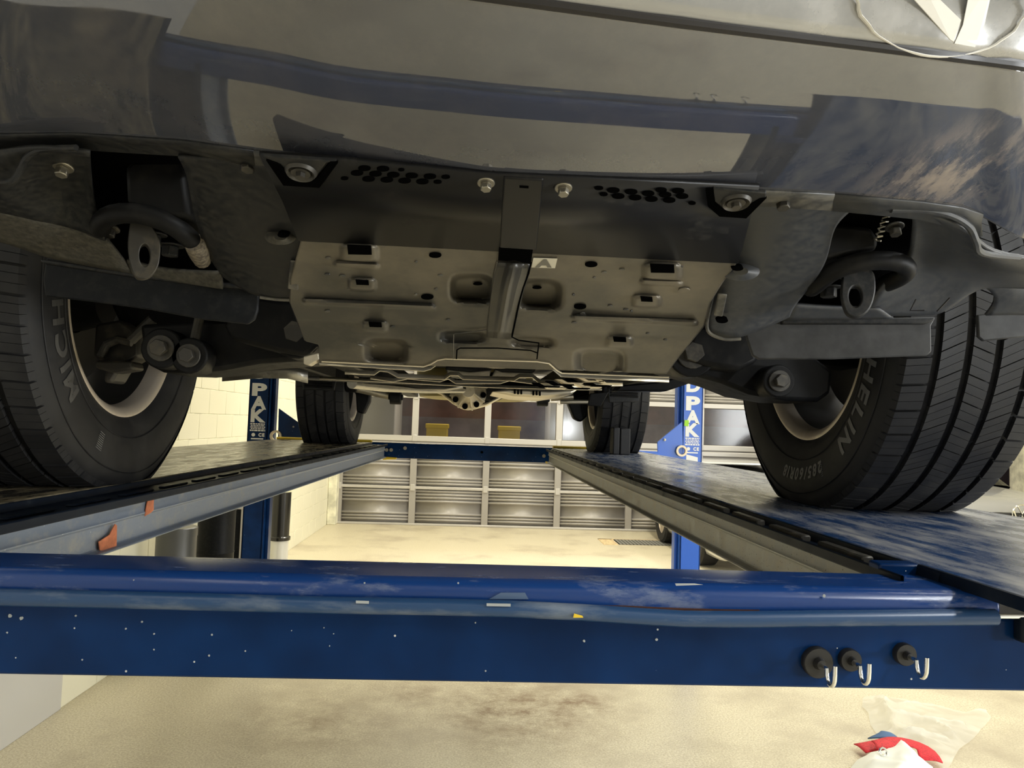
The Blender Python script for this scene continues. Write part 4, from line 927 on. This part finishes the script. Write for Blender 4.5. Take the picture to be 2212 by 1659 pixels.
for k, (x0, y0) in enumerate(((1180, 822), (1200, 819), (1222, 817), (1245, 815), (1150, 826), (1165, 829), (1215, 830), (1240, 828), (1262, 824), (1285, 820))):
    MB().prism([PY(x, y, 1.24+.02*(k % 3)) for x, y in ((x0, y0), (x0+14, y0+.5), (x0+26, y0+7), (x0+60, y0+8), (x0+60, y0+10), (x0+20, y0+9.5))], (0, .03, 0)).build('guard_louvre', M['beige'] if k % 2 else M['hole'], car, smooth=0)
slab('gearbox_sump', [(1072, 788), (1150, 790), (1160, 798), (1150, 806), (1085, 804), (1068, 798)], 1.6, .3, 'dark', .008)
slab('gearbox_sump', [(965, 788), (1060, 790), (1064, 800), (1015, 804), (960, 798)], 1.6, .3, 'dark', .008)
hc = [PL(1085+46*math.cos(k*.2618), 791+5*math.sin(k*.2618), 1.17, .088, -.02) for k in range(24)]
MB().prism(hc, (0, 0, .002)).build('drain_recess', M['beige'], car); MB().prism([PL(1085+26*math.cos(k*.2618), 792+2.6*math.sin(k*.2618), 1.17, .086, -.02) for k in range(24)], (0, 0, .002)).build('drain_hole', M['hole'], car, smooth=0)
# exhaust, heat shields, tank
MB().tube([PY(x, y, Y) for x, y, Y in ((760, 828, 3.0), (830, 836, 3.3), (920, 840, 3.6), (1000, 840, 3.8))], .022, 14).build('exhaust_pipe', M['foil'], car)
MB().loft([[PY(x, y + random.uniform(-2, 2), Y) for x, y in ((755, 824), (800, 830), (850, 834), (900, 838), (960, 842), (1000, 836))] for Y in (3.05, 3.15, 3.25, 3.4)]).build('heat_shield', M['foil'], car, smooth=20, solid=.004)
slab('fuel_tank', [(1100, 838), (1185, 842), (1250, 840), (1235, 852), (1180, 860), (1110, 856), (1060, 846)], 3.3, .5, 'beige', .02)
for px, py in ((1112, 846), (1119, 847), (1126, 847), (1152, 849), (1159, 849), (1166, 850)):
    MB().prism([PY(x, y, 3.295) for x, y in ((px-2, py-5), (px+2, py-5), (px+2, py+5), (px-2, py+5))], (0, -.004, 0)).build('tank_slot', M['hole'], car, smooth=0)
MB().tube([PY(x, y, Y) for x, y, Y in ((560, 800, 2.2), (630, 815, 2.2), (690, 818, 2.25), (860, 826, 2.4), (1040, 832, 2.5))], .006, 8).build('brake_line', M['iron'], car)
# foil-like lower edges by the arms
MB().loft([[PY(x, y+d, 2.0) for x, y in ((480, 796), (560, 789), (620, 790), (665, 800))] for d in (0, 10, 28)]).build('sill_strip', M['foil'], car, smooth=30, solid=.003)
MB().loft([[PY(x, y+d, 1.9) for x, y in ((1440, 800), (1500, 812), (1560, 822), (1620, 838), (1690, 862))] for d in (0, 8, 14)]).build('sill_strip', M['foil'], car, smooth=30, solid=.003)  # shiny foil imitates a reflection on the painted right sill
slab('sill_bracket', [(1330, 845), (1440, 845), (1520, 818), (1500, 806), (1420, 825), (1340, 832)], 2.6, .1, 'dark', .006)
slab('sill_bracket', [(655, 770), (688, 762), (690, 776), (668, 790), (655, 786)], 1.2, .02, 'alu', .002)

# ================================================================== THINGS
# magnetic hooks on the beam
def mag_hook(px, py, r, tipdx, lab, bright):
    p = PY(px, py, .752); t = empty('magnetic_hook', p); tag(t, lab, 'hook', 'magnetic hooks on the front crossbeam')
    d = V((0, -1, 0))
    MB().lathe([(0, .001), (0, r), (.006, r), (.0075, r*.93), (.0075, .001)], p, d, 28).build('magnet', M['magnet'], t, smooth=40)
    q = p + d*.0075
    MB().tube([q, q+d*.006], [r*.42, r*.3], 14).build('ferrule', M['magnet'], t)
    h = q + d*.004; path = [h, h+d*.010]
    for k in range(9):
        a = math.pi*k/8
        path.append(h + d*(.012+.0085*(1-math.cos(a))) + V((0, 0, -.0135*math.sin(a)**.8 if k not in (0, 8) else 0)))
    path.append(path[-1]+V((0, 0, .008)))
    MB().tube(path, .0021, 10).build('hook', M['chrome'], t, smooth=60)
mag_hook(1762, 1428, .0155, 0, 'largest magnetic hook, leftmost of the three on the blue beam', True)
mag_hook(1832, 1423, .0112, 0, 'small magnetic hook in the middle, close beside the largest one', False)
mag_hook(1950, 1411, .0112, 0, 'small magnetic hook set apart at the right, nearest the beam end', False)

# wheel chock behind the right rear wheel
wc = empty('wheel_chock', PY(1345, 973, 4.0)); wc.location.z = ZR; tag(wc, 'black rubber wheel chocks standing against the right rear tyre', 'wheel chock')
for (x0, x1, yt) in ((1324, 1338, 923), (1339, 1361, 925)):
    a = PY(x0, yt, 4.0); b = PY(x1, yt, 4.0)
    MB().prism([V((a.x, 3.98, ZR)), V((b.x, 3.98, ZR)), V((b.x, 3.98, a.z)), V((a.x, 3.98, a.z))], (0, .10, 0)).build('block', M['rubber'], wc, bevel=.006)

# plastic bag and cloths on the floor
def inside(poly, x, y):
    c = False; n = len(poly)
    for i in range(n):
        (x1, y1), (x2, y2) = poly[i], poly[(i+1) % n]
        if (y1 > y) != (y2 > y) and x < (x2-x1)*(y-y1)/(y2-y1)+x1: c = not c
    return c
def edged(poly, x, y):
    best = 9e9; n = len(poly); p = V((x, y))
    for i in range(n):
        a = V(poly[i]); b = V(poly[(i+1) % n]); ab = b-a; t = max(0, min(1, (p-a).dot(ab)/ab.length_squared)); best = min(best, (p-(a+ab*t)).length)
    return best
def crumple(name, outline, hmax, m, seed, fold=9, film=False, step=.012):
    poly = [tuple(PZ(x, y, 0)[:2]) for x, y in outline]
    bm = bmesh.new(); vs = [bm.verts.new((x, y, 0)) for x, y in poly]; bm.faces.new(vs); me0 = None
    bmesh.ops.triangulate(bm, faces=bm.faces[:])
    for it in range(7):
        es = [e for e in bm.edges if e.calc_length() > step*2.2]
        if not es: break
        bmesh.ops.subdivide_edges(bm, edges=es, cuts=1, use_grid_fill=True); bmesh.ops.triangulate(bm, faces=bm.faces[:])
    for v in bm.verts:
        d = min(1, edged(poly, v.co.x, v.co.y)/.10); q = V((v.co.x*fold, v.co.y*fold, seed))
        r = abs(noise.noise(q)); r2 = abs(noise.noise(q*2.6+V((3, 1, 0))))
        if film:
            q3 = V((v.co.x*fold*.5+v.co.y*fold*.3, v.co.y*fold*.8-v.co.x*fold*.2, seed+4)); r3 = abs(noise.noise(q3))
            v.co.z = .005 + hmax*(.20*d + .75*max(0, 1-5*r)**1.5 + .5*max(0, 1-6*r3)**1.5 + .15*max(0, 1-4*r2))*(.35+.65*d)
        else:
            v.co.z = .006 + hmax*(.25+.75*d)*(1.15*(1-2.4*r) if r < .4 else .05)*.5 + hmax*.2*(1-r2*2)*d + hmax*.6*d
        v.co.z = max(.004, v.co.z)
    me = bpy.data.meshes.new(name); bm.to_mesh(me); bm.free()
    return link(name, me, m, None, smooth=75)
bag = crumple('plastic_bag', [(1863, 1511), (1900, 1506), (1940, 1510), (1985, 1520), (2030, 1527), (2083, 1541), (2105, 1536), (2128, 1537), (2142, 1552), (2110, 1590), (2075, 1622), (2050, 1660), (2040, 1676), (2020, 1646), (1985, 1622), (1935, 1604), (1895, 1590), (1880, 1568), (1876, 1545), (1862, 1530)], .055, M['film'], 2.3, 3.2, True)
tag(bag, 'crumpled thin white plastic bag lying on the concrete floor', 'bag')
rag = crumple('white_cloth', [(1838, 1665), (1852, 1650), (1890, 1645), (1930, 1636), (1985, 1642), (2015, 1660), (2030, 1710), (1990, 1760), (1850, 1760), (1830, 1710)], .10, M['cloth'], 5.1, 3.5)
tag(rag, 'bunched white cloth on the floor below the red strap', 'cloth')
def ribbon(name, pts, w_, m, parent, up=.012):
    rws = []
    P = [PZ(x, y, z+up) for x, y, z in pts]
    for i, p in enumerate(P):
        t = (P[min(i+1, len(P)-1)]-P[max(i-1, 0)]); t.z = 0; n = V((-t.y, t.x, 0)).normalized()
        rws.append([p+n*w_/2, p+n*w_*.2+V((0, 0, .008)), p-n*w_*.2+V((0, 0, .004)), p-n*w_/2])
    return MB().loft(rws).build(name, m, parent, smooth=60, sub=1, solid=.005)
rs = empty('red_strap', PZ(1930, 1612, 0)); tag(rs, 'red webbing strap with buckle folded on the plastic bag', 'strap')
ribbon('webbing', [(1857, 1617, .02), (1880, 1612, .03), (1905, 1608, .05), (1930, 1600, .06), (1955, 1602, .06), (1985, 1610, .05), (2002, 1622, .04), (2012, 1645, .02)], .10, M['red'], rs)
ribbon('webbing_fold', [(1900, 1600, .07), (1912, 1608, .07), (1915, 1622, .06)], .09, M['red'], rs)
bk = PZ(1908, 1624, .11); MB().tube([bk+V((.018*math.cos(k*.785), .006*math.sin(k*.785), .016*math.sin(k*.785))) for k in range(8)], .005, 8, closed=True).build('buckle', M['chrome'], rs)
bl = empty('blue_cloth', PZ(1903, 1592, 0)); tag(bl, 'small blue cloth tucked behind the red strap', 'cloth')
ribbon('fold', [(1886, 1592, .02), (1897, 1588, .04), (1912, 1586, .05), (1930, 1589, .04)], .09, M['bluecl'], bl)

# drums along the left wall
def drum(px, Y, r, h, name, lab, m, cat, lidm=None, split=None):
    x = PY(px, 1100, Y).x; t = empty(name, (x, Y, 0)); tag(t, lab, cat)
    if split:
        MB().lathe([(0, .001), (0, r*.93), (split, r*.96), (split, .001)], (x, Y, 0), (0, 0, 1), 32).build('lower_body', M['carwhite'], t, smooth=40)
        MB().lathe([(split, r*.97), (h, r), (h, .001)], (x, Y, 0), (0, 0, 1), 32).build('upper_body', m, t, smooth=40)
        MB().lathe([(split-.025, r*.97), (split-.02, r*1.10), (split+.01, r*1.12), (split+.02, r*.97)], (x, Y, 0), (0, 0, 1), 32, True).build('clamp_ring', M['blackgl'], t, smooth=40)
    else:
        MB().lathe([(0, .001), (0, r*.96), (.02, r), (h*.33-.01, r), (h*.33, r*1.025), (h*.33+.01, r), (h*.66-.01, r), (h*.66, r*1.025), (h*.66+.01, r), (h, r)], (x, Y, 0), (0, 0, 1), 40).build('body', m, t, smooth=30)
    MB().lathe([(h-.004, r*1.03), (h+.05, r*1.03), (h+.055, r*.98), (h+.05, .001)], (x, Y, 0), (0, 0, 1), 32).build('lid', lidm or m, t, smooth=40)
drum(607, 7.4, .092, .87, 'waste_drum', 'slim black and white drum with cream lid beside the left post', M['blackgl'], 'drum', M['creamlid'], .42)
drum(470, 5.6, .13, .90, 'oil_drum', 'tall black oil drum under the left runway, right of the two', M['blackpl'], 'drum')
drum(385, 5.02, .125, .80, 'oil_drum', 'dark grey oil drum by the left wall, left of the two', M['greybin'], 'drum')
cb = PY(517, 1090, 6.1); t = empty('steel_cabinet', (cb.x, 6.1, 0)); tag(t, 'black steel cabinet with a pale top standing behind the left post', 'cabinet')
x = cb.x
MB().bx(x-.10, x+.05, 6.0, 6.4, 0, .86).build('body', M['blackpl'], t, bevel=.006)
MB().bx(x-.13, x+.09, 5.97, 6.42, .86, .885).build('top', M['pale'], t, bevel=.004)
MB().bx(x+.05, x+.075, 5.99, 6.02, 0, .86).build('side_strip', M['pale'], t, bevel=.003)

# two parked cars at the right
def parked(name, lab, cx, y0, W, Hh, Hr, Lc, m, badge):
    t = empty(name, (cx, y0+Lc/2, 0)); tag(t, lab, 'car')
    def sec(y, half, zb, zt, crown): return [V((cx+half*a, y, zb+(zt-zb)*b + crown*(1-abs(a)))) for a, b in ((-.93, 0), (-1, .25), (-1, .7), (-.93, .96), (-.6, 1), (0, 1), (.6, 1), (.93, .96), (1, .7), (1, .25), (.93, 0))]
    MB().loft([sec(y0, W*.40, .22, .50, .0), sec(y0+.05, W*.46, .18, Hh*.86, .02), sec(y0+.25, W*.495, .18, Hh*.95, .03), sec(y0+1.2, W*.5, .18, Hh*1.04, .04), sec(y0+Lc-.4, W*.5, .2, Hh*1.06, .03), sec(y0+Lc, W*.45, .3, Hh*.95, .02)]).build('body', m, t, smooth=50, sub=2, solid=.02)
    MB().loft([sec(y0+1.25, W*.45, Hh*1.0, Hh*1.04, .02), sec(y0+2.0, W*.40, Hh*1.0, Hr-.02, .02), sec(y0+3.2, W*.40, Hh*1.0, Hr, .02), sec(y0+Lc-.5, W*.43, Hh*1.0, Hh*1.05, .02)]).build('cabin', M['blackgl'], t, smooth=50, sub=1)
    MB().bx(cx-W*.36, cx+W*.36, y0+1.95, y0+3.3, Hr-.01, Hr+.02).build('roof', m, t, bevel=.02)
    g = MB().prism([V((cx+a*W, y0-.02, b)) for a, b in ((-.27, Hh*.84), (.27, Hh*.84), (.22, Hh*.5), (-.22, Hh*.5))], (0, .06, 0)).build('grille', M['blackgl'], t, bevel=.01)
    for z in (.58, .66, .74): MB().tube([V((cx-W*.24, y0-.022, Hh*z)), V((cx+W*.24, y0-.022, Hh*z))], .008, 8).build('grille_bar', M['chrome'], g)
    for s in (-1, 1):
        MB().prism([V((cx+s*a*W, y0+.0+c_, b)) for a, b, c_ in ((.285, Hh*.82, 0), (.45, Hh*.88, .05), (.47, Hh*.74, .05), (.29, Hh*.70, 0))], (0, .05, 0)).build('headlight', M['chrome'], t, bevel=.01)
        q = MB().prism([V((cx+s*a*W, y0-.005+c_, b)) for a, b, c_ in ((.25, .26, 0), (.40, .46, .03), (.46, .44, .05), (.44, .24, .05))], (0, .07, 0)).build('air_intake', M['hole'], t, bevel=.01)
        MB().tube([V((cx+s*W*.29, y0-.01, .30)), V((cx+s*W*.43, y0+.035, .36))], .010, 8).build('intake_strip', M['chrome'], q)
    for yy in (y0+.85, y0+Lc-.9):
        for s in (-1, 1):
            c = V((cx+s*(W/2-.13), yy, .33)); wv = MB().lathe([(-.11, .20), (-.115, .30), (-.09, .33), (.09, .33), (.115, .30), (.11, .20)], c, (1, 0, 0), 40, True).build('wheel', M['rubber'], t)
            MB().lathe([(s*.10, .001), (s*.10, .06), (s*.08, .19), (s*.10, .205)], c, (1, 0, 0), 32).build('hubcap', M['rim'], wv)
    if badge:
        zc_ = badge; r = .105; yb = y0-.03; lines = MB()
        c0 = V((cx, yb, zc_)); lines.tube([c0+V((r*math.cos(a*.2618), 0, r*math.sin(a*.2618))) for a in range(24)], .007, 8, closed=True)
        def ln(*p): lines.tube([c0+V((a*r, 0, b*r)) for a, b in p], .009, 8)
        ln((-.42, .86), (0, .10), (.42, .86)); ln((-.85, .42), (-.42, -.80), (0, -.08), (.42, -.80), (.85, .42))
        lines.build('badge', M['chrome'], t)
p = PY(2203, 1112, 7.5)
parked('parked_suv', 'silver parked car with black grille and round badge at the far right', p.x, 7.5, 1.86, 1.02, 1.7, 4.2, M['cargrey'], p.z)
p = PY(1590, 1195, 8.0)
parked('parked_coupe', 'low white parked car with black air intake behind the right post', p.x+.68, 8.0, 1.78, .74, 1.16, 3.4, M['carwhite'], None)
